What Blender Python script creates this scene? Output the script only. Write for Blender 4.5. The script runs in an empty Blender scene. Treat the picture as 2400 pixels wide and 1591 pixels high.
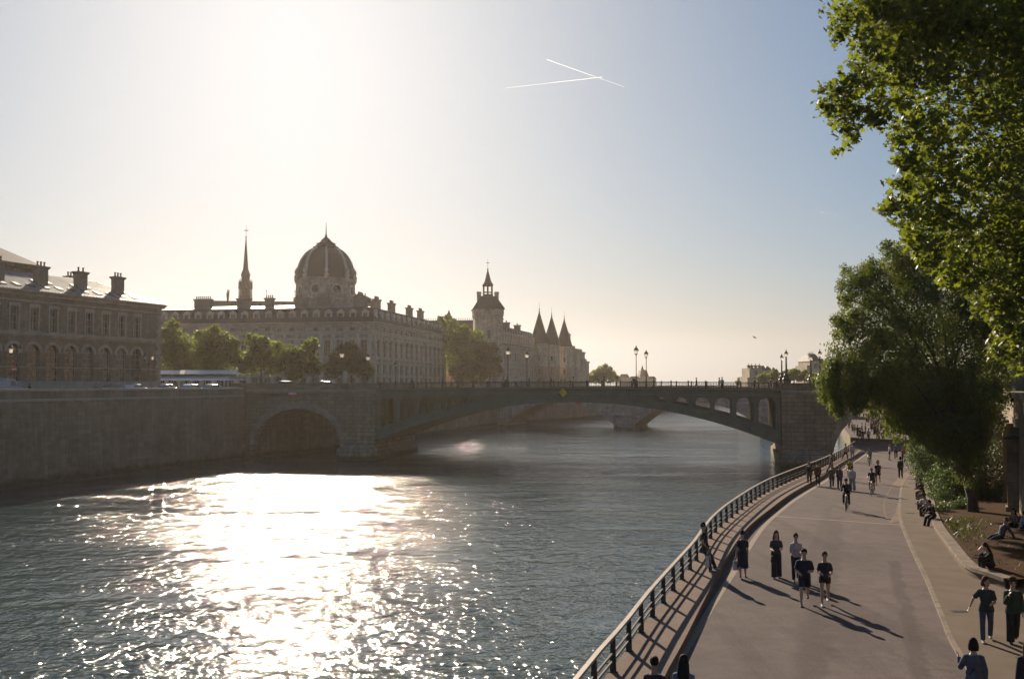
import bpy, bmesh, math, random
from mathutils import Vector, Matrix, noise as mnoise
rnd = random.Random(7)
C = bpy.context.scene.collection
S = bpy.context.scene
PI = math.pi
R = math.radians

# ---------------------------------------------------------------- camera
F = 2333.3          # focal length in pixels of the 2400 px wide photograph (35 mm lens)
EYE = 11.5          # eye height above the river
PITCH = math.atan(105 / F)
cam_d = bpy.data.cameras.new('camera'); cam_d.lens = 35; cam_d.sensor_width = 36
cam_d.clip_start = 0.3; cam_d.clip_end = 40000
cam = bpy.data.objects.new('camera', cam_d); C.objects.link(cam)
cam.location = (0, 0, EYE); cam.rotation_euler = (PI / 2 + PITCH, 0, 0)
S.camera = cam

# ---------------------------------------------------------------- sun, sky, exposure
SUN_AZ = R(-12.6)   # from +Y towards +X
SUN_EL = R(22.7)
W = bpy.data.worlds.new('World'); S.world = W; W.use_nodes = True
nt = W.node_tree; nt.nodes.clear()
sky = nt.nodes.new('ShaderNodeTexSky'); sky.sky_type = 'NISHITA'; sky.sun_disc = False
sky.sun_elevation = SUN_EL; sky.sun_rotation = SUN_AZ
sky.altitude = 50; sky.air_density = 1.0; sky.dust_density = 1.3; sky.ozone_density = 4.5
bg = nt.nodes.new('ShaderNodeBackground'); bg.inputs['Strength'].default_value = 0.079
wo = nt.nodes.new('ShaderNodeOutputWorld')
gm = nt.nodes.new('ShaderNodeGamma'); gm.inputs[1].default_value = 0.6      # the film's softer range between sun glow and blue
hs = nt.nodes.new('ShaderNodeHueSaturation'); hs.inputs['Saturation'].default_value = 1.5
sp = nt.nodes.new('ShaderNodeSeparateColor'); nt.links.new(gm.outputs[0], sp.inputs[0])      # film: creamy near the horizon, clean blue above
def wm(op, a, b_):
    x = nt.nodes.new('ShaderNodeMath'); x.operation = op
    for i_, v_ in ((0, a), (1, b_)):
        if hasattr(v_, 'is_output'): nt.links.new(v_, x.inputs[i_])
        else: x.inputs[i_].default_value = v_
    return x.outputs[0]
blue = wm('DIVIDE', wm('SUBTRACT', sp.outputs[2], sp.outputs[0]), sp.outputs[2])
mr_ = nt.nodes.new('ShaderNodeMapRange'); nt.links.new(blue, mr_.inputs[0])
for i_, v_ in ((1, -0.35), (2, 0.4), (3, 0.25), (4, 1.4)): mr_.inputs[i_].default_value = v_
nt.links.new(mr_.outputs[0], hs.inputs['Saturation'])
nt.links.new(sky.outputs[0], gm.inputs[0]); nt.links.new(gm.outputs[0], hs.inputs['Color']); tint = nt.nodes.new('ShaderNodeMix'); tint.data_type = 'RGBA'; tint.blend_type = 'MULTIPLY'; tint.inputs[0].default_value = 1.0; tint.inputs[7].default_value = (1.015, 1.0, 1.04, 1)
tm = nt.nodes.new('ShaderNodeMix'); tm.data_type = 'RGBA'; tm.inputs[6].default_value = (1.0, 0.985, 0.975, 1); tm.inputs[7].default_value = (0.92, 1.0, 1.045, 1)
mr2 = nt.nodes.new('ShaderNodeMapRange'); nt.links.new(blue, mr2.inputs[0]); mr2.inputs[1].default_value = -0.1; mr2.inputs[2].default_value = 0.3
nt.links.new(mr2.outputs[0], tm.inputs[0]); nt.links.new(tm.outputs[2], tint.inputs[7])
nt.links.new(hs.outputs[0], tint.inputs[6]); nt.links.new(tint.outputs[2], bg.inputs[0]); nt.links.new(bg.outputs[0], wo.inputs[0])
sd = bpy.data.lights.new('sun', 'SUN'); sd.energy = 5.0; sd.angle = R(0.53); sd.color = (1.0, 0.83, 0.63)
sun = bpy.data.objects.new('sun', sd); C.objects.link(sun)
to_sun = Vector((math.sin(SUN_AZ) * math.cos(SUN_EL), math.cos(SUN_AZ) * math.cos(SUN_EL), math.sin(SUN_EL)))
sun.rotation_euler = to_sun.to_track_quat('Z', 'Y').to_euler(); sun.location = to_sun * 300
S.view_settings.view_transform = 'Standard'; S.view_settings.look = 'None'
S.view_settings.exposure = 0.8; S.view_settings.gamma = 1.0; S.view_settings.use_curve_mapping = False
S.render.engine = 'CYCLES'
cy = S.cycles
cy.use_denoising = True; cy.denoiser = 'OPENIMAGEDENOISE'; cy.denoising_input_passes = 'RGB_ALBEDO_NORMAL'; cy.denoising_prefilter = 'ACCURATE'
cy.max_bounces = 6; cy.diffuse_bounces = 2; cy.glossy_bounces = 3; cy.transmission_bounces = 4
cy.volume_bounces = 0; cy.transparent_max_bounces = 10
cy.caustics_reflective = False; cy.caustics_refractive = False
cy.sample_clamp_indirect = 4.0; cy.sample_clamp_direct = 0.0

# ---------------------------------------------------------------- pixel -> world helpers
def ray(px, py):
    u = (px - 1200) / F; v = (795.5 - py) / F
    c, s = math.cos(PITCH), math.sin(PITCH)
    return Vector((u, c - v * s, s + v * c))
def at_y(px, py, Y):
    d = ray(px, py); return Vector((0, 0, EYE)) + d * (Y / d.y)
def at_z(px, py, z):
    d = ray(px, py); return Vector((0, 0, EYE)) + d * ((z - EYE) / d.z)
def smooth(a, b, x):
    t = min(1, max(0, (x - a) / (b - a))); return t * t * (3 - 2 * t)
def road_z(y):                      # the quay road dips towards the bridge
    return 4.5 - 1.1 * smooth(40, 112, y)
def on_road(px, py, h=0.0):
    z = 4.5 + h
    for _ in range(30):
        p = at_z(px, py, z); z = road_z(p.y) + h
    return Vector((p.x, p.y, z))

# ---------------------------------------------------------------- materials
MATS = {}
class NB:
    """small node-tree builder"""
    def __init__(s, name):
        s.m = bpy.data.materials.new(name); s.m.use_nodes = True
        s.t = s.m.node_tree; s.t.nodes.clear()
        s.out = s.n('ShaderNodeOutputMaterial')
        s.pos = s.n('ShaderNodeNewGeometry')
    def n(s, ty, **kw):
        x = s.t.nodes.new(ty)
        for k, v in kw.items(): setattr(x, k, v)
        return x
    def l(s, a, b): s.t.links.new(a, b)
    def put(s, inp, v):
        if hasattr(v, 'is_output'): s.l(v, inp)
        else:
            if isinstance(v, (tuple, list)) and len(v) == 3 and inp.type == 'RGBA': v = (*v, 1)
            inp.default_value = v
    def math(s, op, a, b=0.0, c=None):
        x = s.n('ShaderNodeMath', operation=op); s.put(x.inputs[0], a); s.put(x.inputs[1], b)
        if c is not None: s.put(x.inputs[2], c)
        return x.outputs[0]
    def vmath(s, op, a, b=None):
        x = s.n('ShaderNodeVectorMath', operation=op); s.put(x.inputs[0], a)
        if b is not None: s.put(x.inputs[1], b)
        return x
    def noise(s, scale, detail=3, rough=0.55, vec=None, out=0, dist=0.0):
        x = s.n('ShaderNodeTexNoise'); x.inputs['Scale'].default_value = scale
        x.inputs['Detail'].default_value = detail; x.inputs['Roughness'].default_value = rough
        x.inputs['Distortion'].default_value = dist
        s.l(vec if vec is not None else s.pos.outputs['Position'], x.inputs['Vector'])
        return x.outputs[out]
    def ramp(s, fac, stops):
        x = s.n('ShaderNodeValToRGB'); s.l(fac, x.inputs[0])
        e = x.color_ramp.elements
        while len(e) < len(stops): e.new(0.5)
        for q, (p, c) in zip(e, stops):
            q.position = p; q.color = (*c, 1) if len(c) == 3 else c
        return x.outputs[0]
    def mix(s, fac, a, b, blend='MIX'):
        x = s.n('ShaderNodeMix', data_type='RGBA', blend_type=blend)
        s.put(x.inputs[0], fac); s.put(x.inputs[6], a); s.put(x.inputs[7], b)
        return x.outputs[2]
    def bump(s, h, strength=0.4, dist=0.05, normal=None):
        x = s.n('ShaderNodeBump'); x.inputs['Strength'].default_value = strength
        x.inputs['Distance'].default_value = dist; s.l(h, x.inputs['Height'])
        if normal is not None: s.l(normal, x.inputs['Normal'])
        return x.outputs[0]
    def bsdf(s, **kw):
        x = s.n('ShaderNodeBsdfPrincipled')
        for k, v in kw.items(): s.put(x.inputs[k], v)
        s.l(x.outputs[0], s.out.inputs[0]); return x
def c3(c, k): return tuple(min(1, max(0, v * k)) for v in c)

def simple(name, col, rough=0.7, var=0.18, scale=3.0, metal=0.0, bump=0.0, spec=0.5, fine=None):
    if name in MATS: return MATS[name]
    b = NB(name)
    n = b.noise(scale, 5)
    colr = b.ramp(n, [(0.3, c3(col, 1 - var)), (0.7, c3(col, 1 + var))])
    if fine:
        colr = b.mix(0.5, colr, b.ramp(b.noise(fine, 2), [(0.3, c3(col, .6)), (0.7, c3(col, 1.35))]))
    kw = dict(zip(('Base Color', 'Roughness', 'Metallic', 'Specular IOR Level'), (colr, rough, metal, spec)))
    if bump: kw['Normal'] = b.bump(b.noise(scale * 6, 4), 0.5, bump)
    b.bsdf(**kw); MATS[name] = b.m; return b.m

def stone(name, col, bw=0.9, bh=0.45, mortar=0.012, dark=0.45, rough=0.85, wet=None, grime=0.5, horiz=False):
    """coursed masonry; blocks run along whichever way the wall runs"""
    if name in MATS: return MATS[name]
    b = NB(name)
    tang = b.vmath('NORMALIZE', b.vmath('CROSS_PRODUCT', (0, 0, 1), b.pos.outputs['True Normal']).outputs[0]).outputs[0]
    u = b.vmath('DOT_PRODUCT', tang, b.pos.outputs['Position']).outputs['Value']
    sep = b.n('ShaderNodeSeparateXYZ'); b.l(b.pos.outputs['Position'], sep.inputs[0])
    comb = b.n('ShaderNodeCombineXYZ'); b.l(u, comb.inputs[0]); b.l(sep.outputs[2], comb.inputs[1])
    br = b.n('ShaderNodeTexBrick'); b.l(comb.outputs[0] if not horiz else b.pos.outputs['Position'], br.inputs['Vector'])
    br.inputs['Scale'].default_value = 1.0; br.inputs['Brick Width'].default_value = bw
    br.inputs['Row Height'].default_value = bh; br.inputs['Mortar Size'].default_value = mortar
    br.inputs['Mortar Smooth'].default_value = 0.4; br.inputs['Bias'].default_value = 0.0
    br.inputs['Color1'].default_value = (*c3(col, 0.68), 1); br.inputs['Color2'].default_value = (*c3(col, 1.28), 1)
    br.inputs['Mortar'].default_value = (*c3(col, dark), 1)
    big = b.ramp(b.noise(0.22, 5, 0.6), [(0.32, (1 - grime,) * 3), (0.62, (1.0, 1.0, 1.0))])
    colr = b.mix(1.0, br.outputs[0], big, 'MULTIPLY')
    colr = b.mix(0.35, colr, b.ramp(b.noise(2.4, 6, 0.7), [(0.3, c3(col, .55)), (0.7, c3(col, 1.3))]))
    # rain streaks
    ms = b.n('ShaderNodeMapping'); b.l(comb.outputs[0], ms.inputs[0]); ms.inputs['Scale'].default_value = (1.6, 0.12, 1)
    st = b.ramp(b.noise(1.0, 4, 0.6, ms.outputs[0]), [(0.42, (0.66, 0.64, 0.6)), (0.6, (1, 1, 1))])
    colr = b.mix(0.7, colr, st, 'MULTIPLY')
    if wet is not None:      # weed and damp above the waterline
        zz = b.math('ADD', sep.outputs[2], b.math('MULTIPLY', b.noise(0.8, 4), 0.9))
        k = b.ramp(b.math('DIVIDE', zz, wet), [(0.45, (1, 1, 1)), (0.75, (0, 0, 0))])
        colr = b.mix(k, colr, b.ramp(b.noise(1.5, 4), [(0.3, (0.022, 0.025, 0.016)), (0.7, (0.06, 0.06, 0.04))]))
    hgt = b.math('ADD', b.math('MULTIPLY', br.outputs[1], -1.0), b.math('MULTIPLY', b.noise(9, 5), 0.5))
    b.bsdf(**{'Base Color': colr, 'Roughness': rough, 'Normal': b.bump(hgt, 0.7, 0.03), 'Specular IOR Level': 0.25})
    MATS[name] = b.m; return b.m

def leaf_mat(name, c_dark, c_light, trans, tmix=0.45, rough=0.42):
    b = NB(name)
    inf = b.noise(0.9, 3, 0.6); inf2 = b.noise(7.0, 2, 0.5)
    f = b.math('ADD', b.math('MULTIPLY', inf, 0.5), b.math('MULTIPLY', inf2, 0.5))
    col = b.ramp(f, [(0.36, c_dark), (0.64, c_light)])
    tr = b.ramp(f, [(0.36, c3(trans, 0.7)), (0.66, c3(trans, 1.2))])
    p = b.n('ShaderNodeBsdfPrincipled'); b.put(p.inputs['Base Color'], col); p.inputs['Roughness'].default_value = rough
    p.inputs['Specular IOR Level'].default_value = 0.45
    t = b.n('ShaderNodeBsdfTranslucent'); b.l(tr, t.inputs[0])
    mx = b.n('ShaderNodeMixShader'); mx.inputs[0].default_value = tmix
    b.l(p.outputs[0], mx.inputs[1]); b.l(t.outputs[0], mx.inputs[2]); b.l(mx.outputs[0], b.out.inputs[0])
    MATS[name] = b.m; return b.m

def glass_mat(name, col=(0.02, 0.024, 0.03), rough=0.06):
    if name in MATS: return MATS[name]
    b = NB(name)
    b.bsdf(**{'Base Color': col, 'Roughness': rough, 'Specular IOR Level': 0.8,
              'Normal': b.bump(b.noise(0.7, 2), 0.25, 0.05)})
    MATS[name] = b.m; return b.m

# ---------------------------------------------------------------- mesh builder
class MB:
    def __init__(s): s.v = []; s.f = []; s.sm = []
    def add(s, vs, fs, smooth=False):
        o = len(s.v); s.v += [tuple(p) for p in vs]; s.f += [tuple(i + o for i in f) for f in fs]
        s.sm += [smooth] * len(fs); return s
    def box(s, x0, x1, y0, y1, z0, z1, M=None):
        vs = [(x, y, z) for z in (z0, z1) for y in (y0, y1) for x in (x0, x1)]
        if M is not None: vs = [M @ Vector(p) for p in vs]
        return s.add(vs, [(0, 2, 3, 1), (4, 5, 7, 6), (0, 1, 5, 4), (2, 6, 7, 3), (0, 4, 6, 2), (1, 3, 7, 5)])
    def frus(s, x, y, z0, z1, a0, b0, a1, b1, M=None):   # rectangular frustum, half sizes
        vs = [(x + i * a0, y + j * b0, z0) for j in (-1, 1) for i in (-1, 1)] + [(x + i * a1, y + j * b1, z1) for j in (-1, 1) for i in (-1, 1)]
        if M is not None: vs = [M @ Vector(p) for p in vs]
        return s.add(vs, [(0, 2, 3, 1), (4, 5, 7, 6), (0, 1, 5, 4), (2, 6, 7, 3), (0, 4, 6, 2), (1, 3, 7, 5)])
    def tube(s, pts, rad, n=8, cap=True, smooth=True):
        pts = [Vector(p) for p in pts]
        if not hasattr(rad, '__len__'): rad = [rad] * len(pts)
        rings = []; prev = None
        for i, p in enumerate(pts):
            d = (pts[min(i + 1, len(pts) - 1)] - pts[max(i - 1, 0)])
            if d.length < 1e-9: d = Vector((0, 0, 1))
            d.normalize()
            if prev is None:
                a = d.orthogonal().normalized()
            else:
                a = prev - d * prev.dot(d)
                a = a.normalized() if a.length > 1e-6 else d.orthogonal().normalized()
            prev = a; b = d.cross(a)
            rings.append([p + (a * math.cos(2 * PI * k / n) + b * math.sin(2 * PI * k / n)) * rad[i] for k in range(n)])
        vs = [q for r_ in rings for q in r_]; fs = []
        for i in range(len(rings) - 1):
            for k in range(n):
                k2 = (k + 1) % n
                fs.append((i * n + k, i * n + k2, (i + 1) * n + k2, (i + 1) * n + k))
        if cap:
            fs.append(tuple(range(n - 1, -1, -1))); fs.append(tuple((len(rings) - 1) * n + k for k in range(n)))
        return s.add(vs, fs, smooth)
    def lathe(s, prof, n=16, c=(0, 0, 0), smooth=True, ph=0.0, sx=1, sy=1):
        vs = []; fs = []
        for (r_, z) in prof:
            for k in range(n):
                a = ph + 2 * PI * k / n
                vs.append((c[0] + sx * r_ * math.cos(a), c[1] + sy * r_ * math.sin(a), c[2] + z))
        for i in range(len(prof) - 1):
            for k in range(n):
                k2 = (k + 1) % n
                fs.append((i * n + k, i * n + k2, (i + 1) * n + k2, (i + 1) * n + k))
        fs.append(tuple(range(n - 1, -1, -1))); fs.append(tuple((len(prof) - 1) * n + k for k in range(n)))
        return s.add(vs, fs, smooth)
    def prism(s, poly, z0, z1, M=None):    # poly (x, y) counter-clockwise
        n = len(poly)
        vs = [(p[0], p[1], z0) for p in poly] + [(p[0], p[1], z1) for p in poly]
        if M is not None: vs = [M @ Vector(p) for p in vs]
        fs = [tuple(range(n - 1, -1, -1)), tuple(range(n, 2 * n))] + [(i, (i + 1) % n, n + (i + 1) % n, n + i) for i in range(n)]
        return s.add(vs, fs)
    def ball(s, c, r_, n=10, m=7, sx=1, sy=1, sz=1):
        prof = [(max(1e-4, math.sin(PI * i / m)) * r_, -math.cos(PI * i / m) * r_ * sz) for i in range(m + 1)]
        return s.lathe(prof, n, c, True, 0, sx, sy)
    def mesh(s, name):
        me = bpy.data.meshes.new(name); me.from_pydata(s.v, [], s.f); me.update()
        me.polygons.foreach_set('use_smooth', s.sm); return me
    def build(s, name, mat, parent=None, loc=None):
        me = s.mesh(name); me.materials.append(mat)
        o = bpy.data.objects.new(name, me); C.objects.link(o)
        if parent is not None: o.parent = parent
        if loc is not None: o.location = loc
        return o
def prism_y(mb, poly, y0, y1, M=None):     # poly in (x, z), extruded along y (front face at y0)
    n = len(poly)
    vs = [(p[0], y0, p[1]) for p in poly] + [(p[0], y1, p[1]) for p in poly]
    if M is not None: vs = [M @ Vector(p) for p in vs]
    fs = [tuple(range(n)), tuple(range(2 * n - 1, n - 1, -1))] + [(i, n + i, n + (i + 1) % n, (i + 1) % n) for i in range(n)]
    mb.add(vs, fs); return mb
def link_mesh(name, me, parent=None, loc=(0, 0, 0), rot=None):
    o = bpy.data.objects.new(name, me); C.objects.link(o)
    if parent is not None: o.parent = parent
    o.location = loc
    if rot is not None: o.rotation_euler = rot
    return o
def empty(name, loc=(0, 0, 0), rz=0.0):
    o = bpy.data.objects.new(name, None); C.objects.link(o); o.location = loc; o.rotation_euler = (0, 0, rz)
    o.empty_display_size = 0.3; return o
def tag(o, label=None, cat=None, group=None, kind=None):
    if label: o['label'] = label
    if cat: o['category'] = cat
    if group: o['group'] = group
    if kind: o['kind'] = kind
    return o
def kids(o): return [c for c in bpy.data.objects if c.parent == o]
def copy_tree(o, parent=None):
    c = o.copy(); C.objects.link(c); c.parent = parent
    for k in KIDS.get(o.name, None) or kids(o): copy_tree(k, c)
    return c
KIDS = {}

# ---------------------------------------------------------------- setting: river, banks, road
HAZE = 0.0001
# quay road edges (x, y) measured on the photograph, near to far
def curve(pts, h): return [on_road(px, py, h) for px, py in pts]
WALK_H = 0.22
EDGE = [Vector((-9.5, -14, 0)), Vector((-5.4, 0, 0)), Vector((-2.6, 8, 0))] + curve([(1412, 1591), (1448, 1549), (1513, 1456), (1585, 1366), (1622, 1320), (1668, 1252), (1723, 1203), (1790, 1157), (1850, 1128), (1930, 1093), (2003, 1049)], WALK_H)
KERB = [Vector((-7.9, -14, 0)), Vector((-3.6, 0, 0)), Vector((-.7, 8, 0))] + curve([(1550, 1591), (1559, 1574), (1598, 1505), (1645, 1412), (1699, 1309), (1752, 1235), (1812, 1186), (1852, 1157), (1914, 1122), (1977, 1081), (2024, 1056)], WALK_H)
LINE = [Vector((-6.0, -14, 0)), Vector((-1.9, 0, 0)), Vector((.8, 8, 0))] + curve([(1584, 1566), (1627, 1490), (1674, 1411), (1720, 1340), (1788, 1236), (1826, 1200), (1868, 1168), (1930, 1130), (1989, 1091), (2034, 1061)], 0)
GUTTER = [Vector((1, -14, 0)), Vector((5.5, 4, 0)), Vector((8.6, 15, 0))] + curve([(2238, 1524), (2199, 1434), (2168, 1358), (2131, 1279), (2109, 1220), (2107, 1178), (2115, 1132), (2137, 1100)], 0)
BED = curve([(2356, 1384), (2325, 1372), (2300, 1366), (2266, 1350), (2224, 1297), (2196, 1257), (2182, 1223), (2172, 1180), (2160, 1140), (2156, 1110)], 0)
def dense(pts, n):
    """smooth curve through pts (Catmull-Rom), n samples, in plan"""
    P = [Vector((p[0], p[1])) for p in pts]; out = []
    L = [0.0]
    for a, b in zip(P, P[1:]): L.append(L[-1] + (b - a).length)
    for k in range(n):
        s = L[-1] * k / (n - 1); i = 0
        while i < len(L) - 2 and L[i + 1] < s: i += 1
        t = (s - L[i]) / (L[i + 1] - L[i])
        p1, p2 = P[i], P[i + 1]
        p0 = P[i - 1] if i else p1 * 2 - p2
        p3 = P[i + 2] if i + 2 < len(P) else p2 * 2 - p1
        d = L[i + 1] - L[i]
        m1 = (p2 - p0) * (d / max(1e-6, (p2 - p0).length)) if i else (p2 - p1)
        m2 = (p3 - p1) * (d / max(1e-6, (p3 - p1).length)) if i + 2 < len(P) else (p2 - p1)
        t2, t3 = t * t, t * t * t
        out.append(p1 * (2 * t3 - 3 * t2 + 1) + m1 * (t3 - 2 * t2 + t) + p2 * (3 * t2 - 2 * t3) + m2 * (t3 - t2))
    return out
def extend(pts, more): return list(pts) + [Vector((a, b, 0)) for a, b in more]
EDGE_X = [(47, 138), (54, 160), (63, 190), (95, 290), (150, 430), (240, 600), (420, 900)]
GUT_X = [(49, 125), (60, 150), (72, 190), (108, 290), (163, 430), (253, 600), (435, 900)]
WALL = [(8, -14), (13, 6), (19.6, 35), (29.3, 58.5), (45.0, 92), (60, 125), (68, 150), (84, 190), (125, 290), (182, 430), (275, 600), (460, 900)]

E_near = dense(EDGE, 90); K_near = dense(KERB, 90); L_near = dense(LINE, 90)
G_near = dense(GUTTER, 70); B_curve = dense(BED, 60)
road_edge = dense(extend([Vector((p[0], p[1], 0)) for p in EDGE], EDGE_X), 200)
wall_line = dense([Vector((a, b, 0)) for a, b in WALL], 200)

def resample_y(line, ys):
    out = []
    for y in ys:
        for a, b in zip(line, line[1:]):
            if a[1] <= y <= b[1] and b[1] > a[1]:
                t = (y - a[1]) / (b[1] - a[1]); out.append(a[0] + (b[0] - a[0]) * t); break
        else:
            out.append(line[-1][0] if y > line[-1][1] else line[0][0])
    return out

def strip(mb, A, B, za, zb):
    vs = []; fs = []
    n = len(A)
    for i in range(n):
        vs.append((A[i][0], A[i][1], za(A[i]))); vs.append((B[i][0], B[i][1], zb(B[i])))
    for i in range(n - 1): fs.append((2 * i, 2 * i + 1, 2 * i + 3, 2 * i + 2))
    mb.add(vs, fs, True); return mb

def asphalt():
    b = NB('asphalt')
    big = b.noise(0.13, 5, 0.6); mid = b.noise(1.1, 5, 0.65); fine = b.noise(45, 2, 0.6)
    col = b.ramp(mid, [(0.25, (0.088, 0.07, 0.068)), (0.75, (0.158, 0.133, 0.133))])
    col = b.mix(0.6, col, b.ramp(big, [(0.38, (0.55, 0.55, 0.56)), (0.6, (1.08, 1.05, 1.0))]), 'MULTIPLY')
    # long dark wheel stains and repairs running with the road
    mp = b.n('ShaderNodeMapping'); b.l(b.pos.outputs['Position'], mp.inputs[0])
    mp.inputs['Rotation'].default_value = (0, 0, R(21)); mp.inputs['Scale'].default_value = (0.62, 0.055, 1)
    st = b.ramp(b.noise(1.0, 5, 0.62, mp.outputs[0], dist=0.6), [(0.36, (0.5, 0.49, 0.5)), (0.52, (1, 1, 1))])
    col = b.mix(0.75, col, st, 'MULTIPLY')
    cr = b.n('ShaderNodeTexVoronoi', feature='DISTANCE_TO_EDGE'); cr.inputs['Scale'].default_value = 0.17
    wv = b.vmath('ADD', b.pos.outputs['Position'], b.vmath('MULTIPLY', b.noise(0.7, 4, out=1), (2.2, 2.2, 0)).outputs[0])
    b.l(wv.outputs[0], cr.inputs['Vector'])
    ck = b.ramp(cr.outputs[0], [(0.0, (0.45, 0.43, 0.42)), (0.008, (1, 1, 1))])
    col = b.mix(0.55, col, ck, 'MULTIPLY')
    # two long tar-dark repair stains running with the road
    sx = b.n('ShaderNodeSeparateXYZ'); b.l(b.pos.outputs['Position'], sx.inputs[0])
    wob = b.math('MULTIPLY', b.math('SUBTRACT', b.noise(0.55, 5, 0.65), 0.5), 2.6)
    for (x0, y0, k, wd, ya, yb, dk) in ((7.0, 23.7, .345, .55, 15, 54, .62), (9.9, 24.3, .335, .28, 22, 40, .6), (13.3, 44, .36, .3, 34, 60, .72)):
        u = b.math('SUBTRACT', b.math('SUBTRACT', sx.outputs[0], x0), b.math('MULTIPLY', b.math('SUBTRACT', sx.outputs[1], y0), k))
        dd = b.math('DIVIDE', b.math('ABSOLUTE', b.math('ADD', u, b.math('MULTIPLY', wob, wd))), wd)
        inr = b.math('MULTIPLY', b.math('GREATER_THAN', sx.outputs[1], ya), b.math('LESS_THAN', sx.outputs[1], yb))
        msk = b.math('MULTIPLY', b.ramp(dd, [(0.5, (1, 1, 1)), (1.0, (0, 0, 0))]), inr)
        col = b.mix(msk, col, b.mix(1.0, col, (dk, dk, dk * 1.02), 'MULTIPLY'))
    col = b.mix(0.4, col, b.ramp(fine, [(0.3, (0.06, 0.048, 0.046)), (0.7, (0.22, 0.178, 0.168))]))
    b.bsdf(**{'Base Color': col, 'Roughness': 0.95, 'Specular IOR Level': 0.08,
              'Normal': b.bump(b.math('ADD', fine, b.math('MULTIPLY', mid, 2.0)), 0.5, 0.008)})
    return b.m
M_asphalt = asphalt()
M_walk = simple('walkway_concrete', (0.185, 0.138, 0.115), 0.95, 0.25, 1.3, bump=0.01, fine=30, spec=0.08)
M_pave = simple('pavement_concrete', (0.148, 0.116, 0.092), 0.95, 0.25, 0.9, bump=0.01, fine=35, spec=0.08)
M_kerb = simple('kerb_granite', (0.195, 0.16, 0.132), 0.9, 0.3, 2.5, bump=0.01, spec=0.1)
M_paint = simple('road_paint', (0.27, 0.22, 0.18), 0.9, 0.3, 6.0, fine=22, spec=0.1)
M_seam = simple('joint_filler', (0.3, 0.265, 0.225), 0.85, 0.3, 3.0)

def water():
    b = NB('river_water')
    pos = b.pos.outputs['Position']
    mp = b.n('ShaderNodeMapping'); b.l(pos, mp.inputs[0]); mp.inputs['Rotation'].default_value = (0, 0, R(-10))
    mp.inputs['Scale'].default_value = (0.95, 0.9, 1.0)
    v = mp.outputs[0]
    mp2 = b.n('ShaderNodeMapping'); b.l(pos, mp2.inputs[0]); mp2.inputs['Scale'].default_value = (0.05, 0.16, 1); mp2.inputs['Rotation'].default_value = (0, 0, R(8))
    patch = b.math('MULTIPLY', b.ramp(b.noise(0.035, 3, 0.5, v), [(0.36, (0.5, 0.5, 0.5)), (0.62, (1.2, 1.2, 1.2))]), b.ramp(b.noise(1.0, 3, 0.55, mp2.outputs[0], dist=0.4), [(0.36, (0.5, 0.5, 0.5)), (0.6, (1.2, 1.2, 1.2))]))
    h1 = b.math('MULTIPLY', b.noise(0.3, 2, 0.5, v, dist=0.3), 0.17)
    h2 = b.math('MULTIPLY', b.noise(1.1, 2, 0.5, v, dist=0.5), 0.21)
    h3 = b.math('MULTIPLY', b.noise(4.0, 2, 0.5, v, dist=0.4), 0.062)
    hh = b.math('ADD', h1, b.math('MULTIPLY', b.math('ADD', h2, h3), patch))
    nrm = b.bump(hh, 1.0, WAVE)
    b.bsdf(**{'Base Color': (0.034, 0.058, 0.06), 'Roughness': ROUGH_W, 'IOR': 1.333, 'Normal': nrm, 'Specular IOR Level': 0.8})
    return b.m
WAVE = 1.32; ROUGH_W = 0.045
M_water = water()
mb = MB(); mb.add([(-900, -60, 0), (900, -60, 0), (900, 1500, 0), (-900, 1500, 0)], [(0, 1, 2, 3)])
tag(mb.build('water', M_water), kind='structure')

# road (one sheet from quay edge to retaining wall) and its seabed-deep quay wall
ys = [-14 + i * 2.0 for i in range(110)] + [206 + i * 12 for i in range(58)]
ex = resample_y(road_edge, ys); wx = resample_y(wall_line, ys)
mb = MB(); vs = []; fs = []; NX = 14
for y, a, c in zip(ys, ex, wx):
    for k in range(NX + 1): vs.append((a + (c + 0.2 - a) * k / NX, y, road_z(y)))
for i in range(len(ys) - 1):
    for k in range(NX):
        p = i * (NX + 1) + k; fs.append((p, p + 1, p + NX + 2, p + NX + 1))
mb.add(vs, fs, True); road = mb.build('road', M_asphalt); tag(road, kind='structure')

M_quay = stone('quay_masonry', (0.22, 0.175, 0.11), 1.1, 0.5, 0.02, 0.5, wet=2.6, grime=0.35)
mb = MB()
A = [(a, y) for a, y in zip(ex, ys)]
strip(mb, A, [(p[0] + 0.0, p[1]) for p in A], lambda p: -1.0, lambda p: road_z(p[1]) - 0.004)
q = mb.build('quay_wall', M_quay); q.data.flip_normals()
tag(q, 'sunlit stone quay wall dropping from the road edge to the river', 'wall')

# raised riverside walkway with its step, painted edge line, gutter kerb, pavement
mb = MB()
strip(mb, E_near, K_near, lambda p: road_z(p[1]) + WALK_H, lambda p: road_z(p[1]) + WALK_H)
strip(mb, K_near, [Vector((p[0] + .02, p[1])) for p in K_near], lambda p: road_z(p[1]) + WALK_H, lambda p: road_z(p[1]) - 0.05)
w = mb.build('walkway', M_walk); tag(w, kind='structure')
mb = MB()
def offset(line, d):
    out = []
    for i, p in enumerate(line):
        t = (line[min(i + 1, len(line) - 1)] - line[max(i - 1, 0)]).normalized()
        out.append(Vector((p[0] + t[1] * d, p[1] - t[0] * d)))
    return out
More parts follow.
